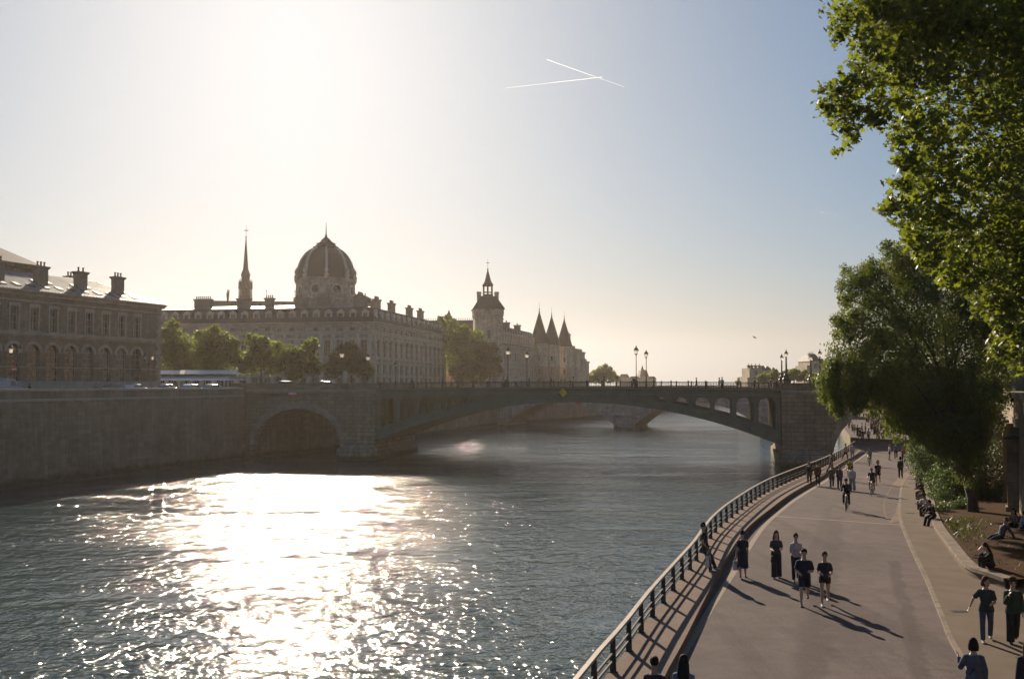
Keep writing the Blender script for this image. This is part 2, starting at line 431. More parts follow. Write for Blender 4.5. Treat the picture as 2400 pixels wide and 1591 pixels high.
# kerb stones that edge the walkway
strip(mb, offset(K_near, -0.09), offset(K_near, 0.03), lambda p: road_z(p[1]) + WALK_H + .006, lambda p: road_z(p[1]) + WALK_H + .006)
strip(mb, offset(K_near, 0.03), offset(K_near, 0.035), lambda p: road_z(p[1]) + WALK_H + .006, lambda p: road_z(p[1]) - .02)
tag(mb.build('walkway_kerb', M_walk), kind='structure')
mb = MB(); strip(mb, offset(L_near, -0.11), offset(L_near, 0.11), lambda p: road_z(p[1]) + .005, lambda p: road_z(p[1]) + .005)
tag(mb.build('road_edge_line', M_paint), kind='structure')
mb = MB()
p0 = on_road(1812, 1209); p1 = on_road(2112, 1230)
d = (p1 - p0).normalized(); nrm2 = Vector((-d.y, d.x, 0)) * 0.11
qs = [p0 + (p1 - p0) * i / 12 for i in range(13)]
strip(mb, [(q - nrm2) for q in qs], [(q + nrm2) for q in qs], lambda p: road_z(p[1]) + .007, lambda p: road_z(p[1]) + .007)
tag(mb.build('road_cross_line', M_paint), kind='structure')
# drain covers
for (px, py) in ((2112, 1205), (2122, 1135), (2210, 1437)):
    p = on_road(px, py); mbq = MB(); mbq.box(p.x + .25, p.x + .7, p.y - .12, p.y + .12, p.z + .07, p.z + .083)
    for i in range(6): mbq.box(p.x + .28 + i * .07, p.x + .31 + i * .07, p.y - .1, p.y + .1, p.z + .083, p.z + .09)
    tag(mbq.build('drain_cover', simple('cast_iron', (.03, .028, .026), .6, .2, 5)), 'cast iron drain cover in the pavement edge, ' + {2112: 'beside the cross line', 2122: 'farthest up the road', 2210: 'nearest us on the right'}[px], 'drain cover')
# pavement between gutter and planting bed
G2 = dense([(p[0], p[1]) for p in GUTTER] + GUT_X[:2], 120)
PAVE_H = 0.07
ysg = [-10 + i * 1.5 for i in range(100)]
gx = resample_y(G2, ysg); wx2 = resample_y(wall_line, ysg)
mb = MB()
strip(mb, [(a, y) for a, y in zip(gx, ysg)], [(min(c, a + 16) + .1, y) for a, c, y in zip(gx, wx2, ysg)], lambda p: road_z(p[1]) + PAVE_H, lambda p: road_z(p[1]) + PAVE_H)
strip(mb, [(a - .012, y) for a, y in zip(gx, ysg)], [(a, y) for a, y in zip(gx, ysg)], lambda p: road_z(p[1]) - .02, lambda p: road_z(p[1]) + PAVE_H)
tag(mb.build('pavement', M_pave), kind='structure')
mb = MB()
strip(mb, offset(G2, -.02), offset(G2, 0.12), lambda p: road_z(p[1]) + PAVE_H + .006, lambda p: road_z(p[1]) + PAVE_H + .006)
strip(mb, offset(G2, -.025), offset(G2, -0.02), lambda p: road_z(p[1]) - .02, lambda p: road_z(p[1]) + PAVE_H + .006)
tag(mb.build('kerb', M_kerb), kind='structure')
# broad pale concrete gutter that bulges into the road by the cross line
mb = MB()
gp = [on_road(*p) for p in [(2108, 1222), (2085, 1228), (2072, 1205), (2068, 1186), (2076, 1160), (2092, 1135), (2112, 1112), (2137, 1100), (2115, 1132), (2107, 1178)]]
n_ = len(gp); mb.add([(p.x, p.y, road_z(p.y) + .009) for p in gp], [tuple(range(n_))])
o = mb.build('gutter_slab', M_walk); tag(o, kind='structure')

# ---------------------------------------------------------------- left bank: land, embankment wall
BANK = [(-90, -10), (-72, 60), (-56.2, 109.5), (-41.5, 157.2), (-30, 178), (-20, 220), (-10.6, 257), (-.4, 288), (22, 328), (34, 362), (70, 450), (150, 640), (300, 900)]
bank = dense([Vector((a, b, 0)) for a, b in BANK], 260)
M_street = simple('street_setts', (0.13, 0.115, 0.1), 0.85, 0.25, 1.0, fine=20)
mb = MB()
strip(mb, [(-900 if p[1] < 800 else -900, p[1]) for p in bank], [(p[0] - .3, p[1]) for p in bank], lambda p: 9.95, lambda p: 9.95)
mb.add([(-900, 900, 9.95), (300, 900, 9.95), (460, 1500, 9.95), (-900, 1500, 9.95)], [(0, 1, 2, 3)])
tag(mb.build('street', M_street), kind='structure')
mb = MB()
strip(mb, [(p[0] + .1, p[1]) for p in wall_line], [(900, p[1]) for p in wall_line], lambda p: 10.0, lambda p: 10.0)
tag(mb.build('upper_street', M_street), kind='structure')
mb = MB(); mb.add([(-900, -60, -1.5), (900, -60, -1.5), (900, 1500, -1.5), (-900, 1500, -1.5)], [(0, 1, 2, 3)])
tag(mb.build('ground', simple('riverbed_mud', (0.06, 0.055, 0.04))), kind='structure')

M_emb = stone('embankment_stone', (0.33, 0.24, 0.165), 1.25, 0.55, 0.014, 0.5, wet=2.2, grime=0.45)
M_cope = simple('coping_stone', (0.4, 0.35, 0.28), 0.8, 0.2, 1.4, bump=0.01)
def wall_mesh(line, z0, z1, th, batter=0.0):
    """a solid wall along line; thickness th towards the left of travel"""
    mb = MB(); vs = []; fs = []
    n = len(line)
    for i, p in enumerate(line):
        t = (line[min(i + 1, n - 1)] - line[max(i - 1, 0)]).normalized(); nx, ny = t[1], -t[0]
        za = z0(p) if callable(z0) else z0; zb = z1(p) if callable(z1) else z1
        vs += [(p[0] + nx * batter, p[1] + ny * batter, za), (p[0], p[1], zb), (p[0] - nx * th, p[1] - ny * th, zb), (p[0] - nx * th, p[1] - ny * th, za)]
    for i in range(n - 1):
        for k in range(4):
            a = 4 * i + k; b = 4 * i + (k + 1) % 4
            fs.append((a, 4 * (i + 1) + k, 4 * (i + 1) + (k + 1) % 4, b))
    fs += [(0, 1, 2, 3), (4 * n - 1, 4 * n - 2, 4 * n - 3, 4 * n - 4)]
    mb.add(vs, fs); return mb
def bank_piece(y0, y1, label):
    pts = [p for p in bank if y0 <= p[1] <= y1]
    w = wall_mesh(pts, -1.0, 10.72, 0.7, 0.5).build('embankment_wall', M_emb)
    tag(w, label, 'wall')
    pr = [Vector((p[0] + .06, p[1])) for p in pts]
    wall_mesh(pr, 10.72, 10.98, 0.82).build('coping', M_cope, w)
    wall_mesh([Vector((p[0] + .16, p[1])) for p in pts], 9.55, 9.85, 0.3).build('string_course', M_cope, w)
bank_piece(20, 158, 'tall brown stone embankment wall with pale coping, left of the near bridge')
bank_piece(156.5, 620, 'shaded stone embankment wall seen under the near bridge, running to the far bridge')

# ---------------------------------------------------------------- near bridge (iron arch between stone piers)
U1 = math.atan2(-0.2, 0.98)
BR = empty('arch_bridge', (-20.8, 153, 0), U1)
tag(BR, 'green iron arch bridge with open spandrels between stone piers, nearer of the two bridges', 'bridge')
def br(s, t, z): return BR.matrix_basis @ Vector((s, t, z))
M_iron = simple('green_iron', (0.125, 0.14, 0.10), 0.5, 0.3, 0.8, spec=0.4, fine=6)
M_iron_dark = simple('dark_iron', (0.05, 0.046, 0.036), 0.5, 0.3, 1.2, spec=0.4)
M_pier = stone('pier_stone', (0.36, 0.275, 0.195), 1.3, 0.6, 0.05, 0.3, wet=1.8, grime=0.4)
M_vous = simple('voussoir_stone', (0.33, 0.26, 0.2), 0.85, 0.3, 0.9, bump=0.02)
BW = 20.0
def deck_z(s): return 10.58 + 0.3 * max(0, 1 - ((s - 30) / 36) ** 2)
def ex_z(s): return 10.05 - 5.25 * (abs(s - 30) / 30) ** 2.0     # top of rib
def in_z(s): return 8.85 - 6.0 * (abs(s - 30) / 30) ** 2.1       # underside of rib
# deck: carriageway slab and outer fascia beams with a moulded profile
ss = [-22 + i * 1.25 for i in range(89)]
mb = MB()
for a, b in zip(ss, ss[1:]):
    za, zb = deck_z(a), deck_z(b)
    vs = [(a, .3, za - .7), (b, .3, zb - .7), (b, BW - .3, zb - .7), (a, BW - .3, za - .7), (a, .3, za), (b, .3, zb), (b, BW - .3, zb), (a, BW - .3, za)]
    mb.add(vs, [(0, 3, 2, 1), (4, 5, 6, 7), (0, 1, 5, 4), (2, 3, 7, 6)])
mb.build('deck', M_street, BR)
def run_profile(mb, prof, s0, s1, n, zf, t0=0.0, sgn=1):
    """sweep profile (t offset, z offset) along the deck"""
    vs = []; fs = []; m = len(prof)
    for i in range(n + 1):
        s = s0 + (s1 - s0) * i / n
        for (t, z) in prof: vs.append((s, t0 + sgn * t, zf(s) + z))
    for i in range(n):
        for k in range(m):
            k2 = (k + 1) % m
            fs.append((i * m + k, i * m + k2, (i + 1) * m + k2, (i + 1) * m + k))
    fs += [tuple(range(m)), tuple(n * m + k for k in range(m - 1, -1, -1))]
    mb.add(vs, fs); return mb
FASC = [(.28, .12), (-.28, .12), (-.28, -.06), (-.16, -.2), (-.1, -.34), (-.02, -.38), (-.02, -.78), (-.12, -.86), (-.12, -1.0), (.28, -1.0)]
run_profile(MB(), FASC, 0, 60, 30, deck_z).build('fascia_beam', M_iron, BR)
run_profile(MB(), FASC, 0, 60, 30, deck_z, BW, -1).build('fascia_beam', M_iron, BR)
# ribs with spandrel columns
NR = 6
for r_ in range(NR):
    t0 = 0.1 + (BW - 0.7) * r_ / (NR - 1); th = 0.5
    mb = MB(); N = 60; top = []; bot = []
    for i in range(N + 1):
        s = 60 * i / N; top.append((s, ex_z(s))); bot.append((s, in_z(s)))
    vs = []; fs = []
    for (s, zt), (_, zb) in zip(top, bot):
        zt = min(zt, deck_z(s) - 1.0); d = (zt - zb)
        # I section: flanges proud of the web
        for (t, z) in [(-.12, zt), (-.12, zt - .22), (0, zt - .22), (0, zb + .22), (-.12, zb + .22), (-.12, zb), (th, zb), (th, zt)]:
            vs.append((s, t0 + t, z))
    m = 8
    for i in range(N):
        for k in range(m):
            fs.append((i * m + k, i * m + (k + 1) % m, (i + 1) * m + (k + 1) % m, (i + 1) * m + k))
    fs += [tuple(range(m)), tuple(N * m + k for k in range(m - 1, -1, -1))]
    mb.add(vs, fs); rib = mb.build('arch_rib', M_iron, BR)
    if r_ in (0,):
        tag(rib)
    # spandrel columns, arched lintels, solid web near the crown
    web = MB()
    bays = [0.35, 3.4, 6.45, 9.5, 12.55, 15.6, 18.65]
    for side in (0, 1):
        X = (lambda q: q) if side == 0 else (lambda q: 60 - q)
        for k, q in enumerate(bays):
            s = X(q); zt = deck_z(s) - 1.0; zb = ex_z(s) - .15
            if zt - zb < .35: continue
            wdt = 0.34
            c_ = MB(); c_.box(s - wdt, s + wdt, t0 + .02, t0 + th - .02, zb, zt - .004)
            c_.box(s - wdt - .09, s + wdt + .09, t0 - .05, t0 + th + .03, zt - .95, zt - .78)
            c_.build('spandrel_column', M_iron, rib)
        for q0, q1 in zip(bays, bays[1:]):
            a, b = X(q0), X(q1)
            a, b = (min(a, b) + .34, max(a, b) - .34)
            zt = deck_z((a + b) / 2) - 1.0
            n = 10; poly = []
            for i in range(n + 1):
                u = a + (b - a) * i / n
                h = 0.16 + 0.62 * (1 - math.sqrt(max(0, 1 - (2 * i / n - 1) ** 2)))
                poly.append((u, max(zt - h, min(zt - .02, ex_z(u) - .1))))
            web = MB()
            for i in range(n):
                (u0, z0), (u1, z1) = poly[i], poly[i + 1]
                web.box(u0, u1, t0 + .1, t0 + th - .1, min(z0, z1), zt)
            web.build('spandrel_arch', M_iron, rib)
    # closed web over the crown
    web = MB()
    for i in range(24):
        u0 = 18.9 + 22.2 * i / 24; u1 = 18.9 + 22.2 * (i + 1) / 24
        web.box(u0, u1, t0 + .1, t0 + th - .1, ex_z((u0 + u1) / 2) - .3, deck_z(u0) - .98)
    web.build('spandrel_web', M_iron, rib)
# wind bracing between ribs
mb = MB()
for k in range(1, 20):
    s = 60 * k / 20
    z = (ex_z(s) + in_z(s)) / 2
    mb.box(s - .09, s + .09, .4, BW - .4, z - .2, z + .2)
mb.build('cross_bracing', M_iron_dark, BR)
# railing (near and far): top and bottom rails, lattice panels, posts
def bridge_rail(t0):
    mb = MB()
    run_profile(mb, [(-.07, .98), (.07, .98), (.08, 1.06), (-.08, 1.06)], .2, 59.8, 40, deck_z, t0)
    run_profile(mb, [(-.04, .84), (.04, .84), (.04, .88), (-.04, .88)], .2, 59.8, 40, deck_z, t0)
    run_profile(mb, [(-.05, .13), (.05, .13), (.05, .2), (-.05, .2)], .2, 59.8, 40, deck_z, t0)
    s = .3
    while s < 59.7:
        z = deck_z(s)
        mb.box(s - .02, s + .02, t0 - .02, t0 + .02, z + .2, z + .86)
        mb.tube([(s + .02, t0, z + .25), (s + .2, t0, z + .55), (s + .02, t0, z + .84)], .016, 4, False)
        mb.tube([(s + .38, t0, z + .25), (s + .2, t0, z + .55), (s + .38, t0, z + .84)], .016, 4, False)
        s += .4
    r0 = mb.build('railing', M_iron_dark, BR)
    pm = MB(); pm.box(-.09, .09, -.09, .09, 0.12, 1.0); pm.box(-.12, .12, -.12, .12, .95, 1.12); pm.lathe([(.06, 1.12), (.1, 1.18), (.04, 1.25), (.0, 1.27)], 8)
    pme = pm.mesh('railing_post'); pme.materials.append(M_iron_dark)
    for k in range(25):
        s = .6 + 58.8 * k / 24
        link_mesh('railing_post', pme, r0, (s, t0, deck_z(s)))
bridge_rail(.08); bridge_rail(BW - .08)

def voussoirs(mb, cx, a, z0, h, t0, t1, n=25, depth=1.15, a0=0.0, a1=PI):
    for i in range(n):
        p0 = a0 + (a1 - a0) * i / n; p1 = a0 + (a1 - a0) * (i + 1) / n
        g = 0.004
        q = []
        for ang, k in ((p0 + g, 0), (p0 + g, 1), (p1 - g, 1), (p1 - g, 0)):
            dd = depth * (1.0 if i % 2 else .8) * k
            nx, nz = math.cos(ang) * h, math.sin(ang) * a
            L = math.hypot(nx, nz)
            q.append((cx - a * math.cos(ang) - nx / L * dd, z0 + h * math.sin(ang) + nz / L * dd))
        prism_y(mb, q, t0, t1)
def masonry_span(name, s0, s1, cx, a, zs, h, ztop, t0=0.0, t1=BW, mat=None, parent=BR, n=28):
    """wall from s0 to s1 pierced by an elliptical barrel arch"""
    mb = MB(); vs = []; fs = []
    xs = [cx - a * math.cos(PI * i / n) for i in range(n + 1)]
    zi = [zs + h * math.sin(PI * i / n) for i in range(n + 1)]
    mb.box(s0, cx - a, t0, t1, -1.2, ztop); mb.box(cx + a, s1, t0, t1, -1.2, ztop)
    for i in range(n):
        q = [(xs[i], zi[i]), (xs[i + 1], zi[i + 1]), (xs[i + 1], ztop), (xs[i], ztop)]
        prism_y(mb, q, t0, t1)
    return mb.build(name, mat, parent)
# left land arch and abutment
masonry_span('land_arch', -24, -5.6, -13.0, 7.1, 2.0, 5.7, 10.0, .25, BW - .25, M_pier)
mb = MB(); voussoirs(mb, -13.0, 7.1, 2.0, 5.7, .16, 1.2); mb.build('arch_ring', M_vous, BR)
# right land arch over the quay road
masonry_span('land_arch', 66.8, 96, 75.2, 8.2, 1.0, 7.6, 10.0, .25, BW - .25, M_pier)
mb = MB(); voussoirs(mb, 75.2, 8.2, 1.0, 7.6, .16, 1.2, 29); mb.build('arch_ring', M_vous, BR)
# piers with rusticated courses, round cutwaters and plinths
def pier(s0, s1):
    mb = MB(); z = -1.0; k = 0
    while z < 9.6:
        h = 0.58; mb.box(s0 - .02, s1 + .02, -.35, BW + .35, z, z + h - .07); mb.box(s0 + .04, s1 - .04, -.28, BW + .28, z + h - .07, z + h)
        z += h
    mb.box(s0 + .03, s1 - .03, -.25, BW + .25, z, 10.1)
    p = mb.build('pier', M_pier, BR)
    c = (s0 + s1) / 2; a = (s1 - s0) / 2 + .25
    mb = MB()
    prof = [(a + .25, -1.0), (a + .25, 1.5), (a + .05, 1.7), (a, 1.72), (a * .93, 1.95), (a * .5, 2.5), (.05, 2.75)]
    mb.lathe(prof, 28, (c, -.4, 0), True, 0, 1, .8); mb.lathe(prof, 28, (c, BW + .4, 0), True, 0, 1, .8)
    mb.box(c - a - .25, c + a + .25, -.4, BW + .4, -1.0, 1.5)
    mb.build('cutwater', M_pier, p)
pier(-5.6, -.1); pier(60.1, 66.8)
# cornice and solid parapets above the masonry
for (a, b) in ((-24, -.05), (60.05, 96)):
    for t0, sg in ((0, 1), (BW, -1)):
        mb = MB(); run_profile(mb, [(.3, .02), (-.5, .02), (-.5, -.16), (-.38, -.28), (-.2, -.5), (.3, -.5)], a, b, 16, lambda s: 10.58, t0, sg); mb.build('cornice', M_cope, BR)
    for t0, sg in ((0, 1), (BW, -1)):
        mb = MB(); run_profile(mb, [(.3, .02), (-.22, .02), (-.22, .16), (-.16, .2), (-.16, .86), (-.26, .92), (-.26, 1.1), (.34, 1.1), (.34, .92), (.3, .9)], a, b, 16, lambda s: 10.58, t0, sg); mb.build('parapet', M_emb, BR)
    mb = MB(); mb.box(a, b, .3, BW - .3, 10.0, 10.62); mb.build('approach_deck', M_street, BR)
# navigation boards hung on the bridge
def board(name, p, w, h, mat, label, cat, rot=0.0, stripe=None):
    e = empty(name, p, U1); tag(e, label, cat)
    mb = MB(); mb.box(-w / 2, w / 2, -.05, .03, -h / 2, h / 2)
    if rot:
        mb.v = [tuple(Matrix.Rotation(rot, 3, 'Y') @ Vector(q)) for q in mb.v]
    mb.build('panel', mat, e)
    if stripe:
        mb = MB(); mb.box(-w / 2 + .02, w / 2 - .02, -.058, -.05, -h / 6, h / 6); mb.build('stripe', stripe, e)
    mb = MB(); mb.box(-.06, .06, .03, .3, -h / 2, h / 2); mb.build('bracket', M_iron_dark, e)
M_red = simple('sign_red', (0.62, 0.06, 0.04), 0.5, 0.1, 2); M_white = simple('white_paint', (0.75, 0.72, 0.68), 0.5, 0.08, 2)
M_yel = simple('sign_yellow', (0.95, 0.5, 0.015), 0.45, 0.1, 2)
board('navigation_sign', br(-13.6, -.32, 10.08), 1.35, .98, M_red, 'red board with a white band over the crown of the left stone arch', 'sign', 0, M_white)
board('diamond_sign', br(29.0, -.46, 10.25), .92, .92, M_yel, 'yellow diamond board hung at the middle of the iron arch', 'sign', PI / 4)
board('clearance_sign', br(31.2, -.1, 8.72), .8, .26, M_red, 'small red board fixed under the crown of the iron arch', 'sign')

# ---------------------------------------------------------------- far bridge (stone, three elliptical arches)
U2 = math.atan2(-0.375, 0.927)
B2 = empty('stone_bridge', (27.3, 265, 0), U2)
tag(B2, 'pale stone bridge of broad elliptical arches seen beneath the iron one', 'bridge')
M_far = stone('far_bridge_stone', (0.5, 0.4, 0.345), 1.2, 0.55, 0.012, 0.6, wet=1.2, grime=0.25)
D2 = 15
for cx, a in ((-15.6, 15.6), (21.5, 16.5), (59.5, 16.5)):
    mb = MB(); n = 36; ring_q = []
    for i in range(n):
        x0, x1 = cx - a + 2 * a * i / n, cx - a + 2 * a * (i + 1) / n
        z0, z1 = [.6 + 6.1 * (1 - abs((x - cx) / a) ** 2.3) for x in (x0, x1)]
        ring_q.append([(x0, z0), (x1, z1), (x1, z1 + .8), (x0, z0 + .8)])
        prism_y(mb, [(x0, z0), (x1, z1), (x1, 9.3), (x0, 9.3)], 0, D2)
    mb.build('arch_span', M_far, B2)
    mb = MB()
    for q in ring_q: prism_y(mb, q, -.06, .3)
    mb.build('arch_ring', M_far, B2)
for s0, s1 in ((0, 5), (38, 43)):
    mb = MB(); mb.box(s0, s1, 0, D2, -1.2, 9.3)
    c = (s0 + s1) / 2
    mb.lathe([(2.7, -1), (2.7, 1.2), (2.5, 1.4), (2.5, 3.2), (2.65, 3.3), (2.2, 3.8), (.1, 4.6)], 24, (c, 0, 0), True, 0, 1, .7)
    mb.build('pier', M_far, B2)
for q in ((-60, -31.2), (76, 110)):
    mb = MB(); mb.box(q[0], q[1], 0, D2, -1.2, 9.3); mb.build('abutment', M_far, B2)
mb = MB(); mb.box(-60, 110, -.4, D2 + .4, 9.3, 9.9); mb.build('deck', M_far, B2)
for q in (0, D2):
    mb = MB(); mb.box(-60, 110, q - .2, q + .2, 9.9, 10.9); mb.build('parapet', M_far, B2)

# ---------------------------------------------------------------- buildings on the island
G0 = 9.95
class Bld:
    def __init__(s, name, x, y, theta, label, cat='building', z=G0):
        s.root = empty(name, (x, y, z), theta); s.z = z; tag(s.root, label, cat); s.wins = {}
    def face(s, M, L, z0, z1, rows, mat, name='wall', reveal=0.35, back=0.6):
        """one facade with real openings. rows: (xs, w, za, zb, arch, kind)"""
        z = s.z
        ops = []
        for (xs, w, za, zb, arch, kind) in rows:
            for x in xs: ops.append((x - w / 2, x + w / 2, za - z, zb - z, arch, kind))
        zbr = sorted({round(v, 3) for o in ops for v in (o[2], o[3])} | {round(z0 - z, 3), round(z1 - z, 3)})
        mb = MB()
        for za, zb in zip(zbr, zbr[1:]):
            row = sorted([o for o in ops if o[2] <= za + 1e-3 and o[3] >= zb - 1e-3]); x = 0
            for o in row:
                if o[0] > x: mb.add([(x, 0, za), (o[0], 0, za), (o[0], 0, zb), (x, 0, zb)], [(0, 1, 2, 3)])
                x = o[1]
            if x < L: mb.add([(x, 0, za), (L, 0, za), (L, 0, zb), (x, 0, zb)], [(0, 1, 2, 3)])
        for (a, b, za, zb, arch, kind) in ops:
            r = reveal
            mb.add([(a, 0, za), (a, r, za), (a, r, zb), (a, 0, zb)], [(0, 1, 2, 3)])
            mb.add([(b, 0, za), (b, 0, zb), (b, r, zb), (b, r, za)], [(0, 1, 2, 3)])
            mb.add([(a, 0, za), (b, 0, za), (b, r, za), (a, r, za)], [(0, 1, 2, 3)])
            mb.add([(a, 0, zb), (a, r, zb), (b, r, zb), (b, 0, zb)], [(0, 1, 2, 3)])
            if arch:
                w = b - a; n = 8; rr = w / 2
                for i in range(n):
                    u0 = a + w * i / n; u1 = a + w * (i + 1) / n
                    h0 = rr - math.sqrt(max(0, rr * rr - (u0 - a - rr) ** 2)); h1 = rr - math.sqrt(max(0, rr * rr - (u1 - a - rr) ** 2))
                    prism_y(mb, [(u0, zb - h0 - .001), (u1, zb - h1 - .001), (u1, zb), (u0, zb)], 0.004, r)
        if M is not None: mb.v = [tuple(M @ Vector(p)) for p in mb.v]
        w = mb.build(name, mat, s.root)
        for (a, b, za, zb, arch, kind) in ops:
            if kind: s.window(M, (a + b) / 2, za, b - a, zb - za, kind, reveal)
        return w
    def window(s, M, x, z, w, h, kind, reveal):
        key = (kind, round(w, 2), round(h, 2))
        if key not in s.wins:
            fr, gl = MB(), MB(); t = .07
            fr.box(-w / 2, -w / 2 + t, 0, .07, 0, h); fr.box(w / 2 - t, w / 2, 0, .07, 0, h); fr.box(-w / 2 + t, w / 2 - t, 0, .07, h - t, h); fr.box(-w / 2 + t, w / 2 - t, 0, .07, 0, t)
            fr.box(-.035, .035, -.004, .066, t, h - t)
            k = max(1, int(h / 0.9))
            for i in range(1, k): fr.box(-w / 2 + t, w / 2 - t, .01, .06, h * i / k - .025, h * i / k + .025)
            gl.add([(-w / 2 + t, .05, t), (w / 2 - t, .05, t), (w / 2 - t, .05, h - t), (-w / 2 + t, .05, h - t)], [(0, 1, 2, 3)])
            fm = fr.mesh('window'); fm.materials.append(M_frame if kind != 'dark' else M_iron_dark)
            gm_ = gl.mesh('pane'); gm_.materials.append(M_pane)
            s.wins[key] = (fm, gm_)
        fm, gm_ = s.wins[key]
        Mx = (M if M is not None else Matrix.Identity(4)) @ Matrix.Translation((x, reveal - .08, z))
        o = bpy.data.objects.new('window', fm); C.objects.link(o); o.parent = s.root; o.matrix_basis = Mx
        p = bpy.data.objects.new('pane', gm_); C.objects.link(p); p.parent = o
    def part(s, name, mb, mat, M=None, parent=None):
        if M is not None: mb.v = [tuple(M @ Vector(p)) for p in mb.v]
        mb.v = [(p[0], p[1], p[2] - s.z) for p in mb.v]
        return mb.build(name, mat, parent or s.root)
M_frame = simple('window_frame_paint', (0.30, 0.27, 0.24), 0.6, 0.1, 3)
M_pane = glass_mat('window_glass')
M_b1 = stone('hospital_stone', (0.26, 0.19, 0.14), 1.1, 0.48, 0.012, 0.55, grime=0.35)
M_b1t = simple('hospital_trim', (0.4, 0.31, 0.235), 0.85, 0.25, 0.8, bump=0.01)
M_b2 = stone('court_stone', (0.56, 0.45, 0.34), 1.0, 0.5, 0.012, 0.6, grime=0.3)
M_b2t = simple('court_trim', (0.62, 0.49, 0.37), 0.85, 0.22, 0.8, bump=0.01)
M_slate = simple('slate', (0.03, 0.028, 0.03), 0.75, 0.3, 1.6, bump=0.01, fine=8)
M_zinc = simple('zinc_roof', (0.26, 0.25, 0.245), 0.5, 0.4, 0.7, metal=0.4)
M_pot = simple('terracotta_pot', (0.22, 0.11, 0.07), 0.8, 0.2, 3)
M_chim = simple('chimney_stone', (0.25, 0.19, 0.145), 0.9, 0.3, 1.5, bump=0.01, fine=9)
M_tow = stone('tower_stone', (0.6, 0.49, 0.38), 0.9, 0.45, 0.012, 0.6, grime=0.3)

def chimney(B, x, y, z0, z1, w, d, npots, M=None, ang=0.0):
    mb = MB(); mb.box(x - w / 2, x + w / 2, y - d / 2, y + d / 2, z0, z1 - .45)
    mb.frus(x, y, z1 - .45, z1 - .2, w / 2, d / 2, w / 2 + .22, d / 2 + .22); mb.box(x - w / 2 - .22, x + w / 2 + .22, y - d / 2 - .22, y + d / 2 + .22, z1 - .2, z1)
    c = B.part('chimney', mb, M_chim, M)
    pm = MB(); pm.lathe([(.16, 0), (.19, .1), (.13, .2), (.12, .55), (.17, .6), (.15, .72)], 8)
    for i in range(npots):
        q = MB(); q.v, q.f, q.sm = list(pm.v), list(pm.f), list(pm.sm)
        px = x + (i + .5 - npots / 2) * (w / max(1, npots)); q.v = [(v[0] + px, v[1] + y, v[2] + z1) for v in q.v]
        B.part('chimney_pot', q, M_pot, M, c)
    return c
def mould(mb, L, z, prof, x0=0.0, ret0=True):
    """horizontal moulding along the facade, prof (out, z)"""
    m = len(prof); vs = []
    for x in (x0, L):
        for (o, dz) in prof: vs.append((x, -o, z + dz))
    fs = [(k, (k + 1) % m, m + (k + 1) % m, m + k) for k in range(m)] + [tuple(range(m - 1, -1, -1)), tuple(range(m, 2 * m))]
    mb.add(vs, fs); return mb
CORN = [(-.1, 0), (.12, 0), (.16, .18), (.4, .32), (.62, .5), (.7, .52), (.7, .72), (-.1, .72)]
STR = [(-.1, 0), (.1, 0), (.22, .14), (.22, .3), (-.1, .3)]
SILL = [(-.1, 0), (.14, 0), (.14, .16), (-.1, .16)]

# --- long two-storey hospital building at the left
L1 = 52.0
cx, cy = -59.7, 169.0
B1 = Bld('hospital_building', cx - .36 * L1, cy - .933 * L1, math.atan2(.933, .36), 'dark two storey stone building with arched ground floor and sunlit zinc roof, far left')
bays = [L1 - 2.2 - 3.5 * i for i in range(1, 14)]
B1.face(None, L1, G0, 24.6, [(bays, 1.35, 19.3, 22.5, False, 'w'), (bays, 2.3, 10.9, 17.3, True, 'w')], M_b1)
D1 = 15.0
mb = MB(); mb.add([(L1, 0, G0), (L1, D1, G0), (L1, D1, 24.6), (L1, 0, 24.6)], [(0, 1, 2, 3)]); mb.add([(0, 0, G0), (0, 0, 24.6), (0, D1, 24.6), (0, D1, G0)], [(0, 1, 2, 3)])
mb.add([(0, D1, G0), (0, D1, 24.6), (L1, D1, 24.6), (L1, D1, G0)], [(0, 1, 2, 3)]); mb.add([(0, 0, 24.6), (L1, 0, 24.6), (L1, D1, 24.6), (0, D1, 24.6)], [(0, 1, 2, 3)])
B1.part('rear_wall', mb, M_b1)
mb = MB(); mould(mb, L1 + .7, 24.3, CORN); B1.part('cornice', mb, M_b1t)
mb = MB(); mould(mb, L1 + .2, 18.3, [(-.1, 0), (.15, 0), (.4, .3), (.4, .45), (.2, .5), (.2, .8), (-.1, .8)]); B1.part('string_course', mb, M_b1t)
mb = MB(); mould(mb, L1 + .2, 23.3, STR); B1.part('frieze', mb, M_b1t)
mb = MB(); mould(mb, L1 + .15, 13.9, SILL); B1.part('impost_band', mb, M_b1t)
for x in bays:
    mb = MB()
    for sx in (-1, 1): mb.box(x + sx * .82 - .13, x + sx * .82 + .13, -.12, .1, 19.12, 22.6)
    mb.box(x - 1.1, x + 1.1, -.2, .1, 22.6, 22.85); mb.box(x - 1.0, x + 1.0, -.16, .1, 22.85, 23.1); mb.box(x - 1.1, x + 1.1, -.25, .1, 19.0, 19.18)
    B1.part('window_surround', mb, M_b1t)
    mb = MB(); n = 13; rr = 1.15
    for i in range(n):
        a0, a1 = PI * i / n + .01, PI * (i + 1) / n - .01
        q = [(x - math.cos(a) * r_, 17.3 - rr + math.sin(a) * r_) for a, r_ in ((a0, rr), (a0, rr + .45), (a1, rr + .45), (a1, rr))]
        prism_y(mb, q, -.1, .1)
    B1.part('arch_surround', mb, M_b1t)
mb = MB()
for k in range(24):     # quoins
    z = G0 + k * .6
    w = 1.1 if k % 2 else .75
    mb.box(L1 - w, L1 + .06, -.07, .3, z + .02, z + .56)
B1.part('quoin', mb, M_b1t)
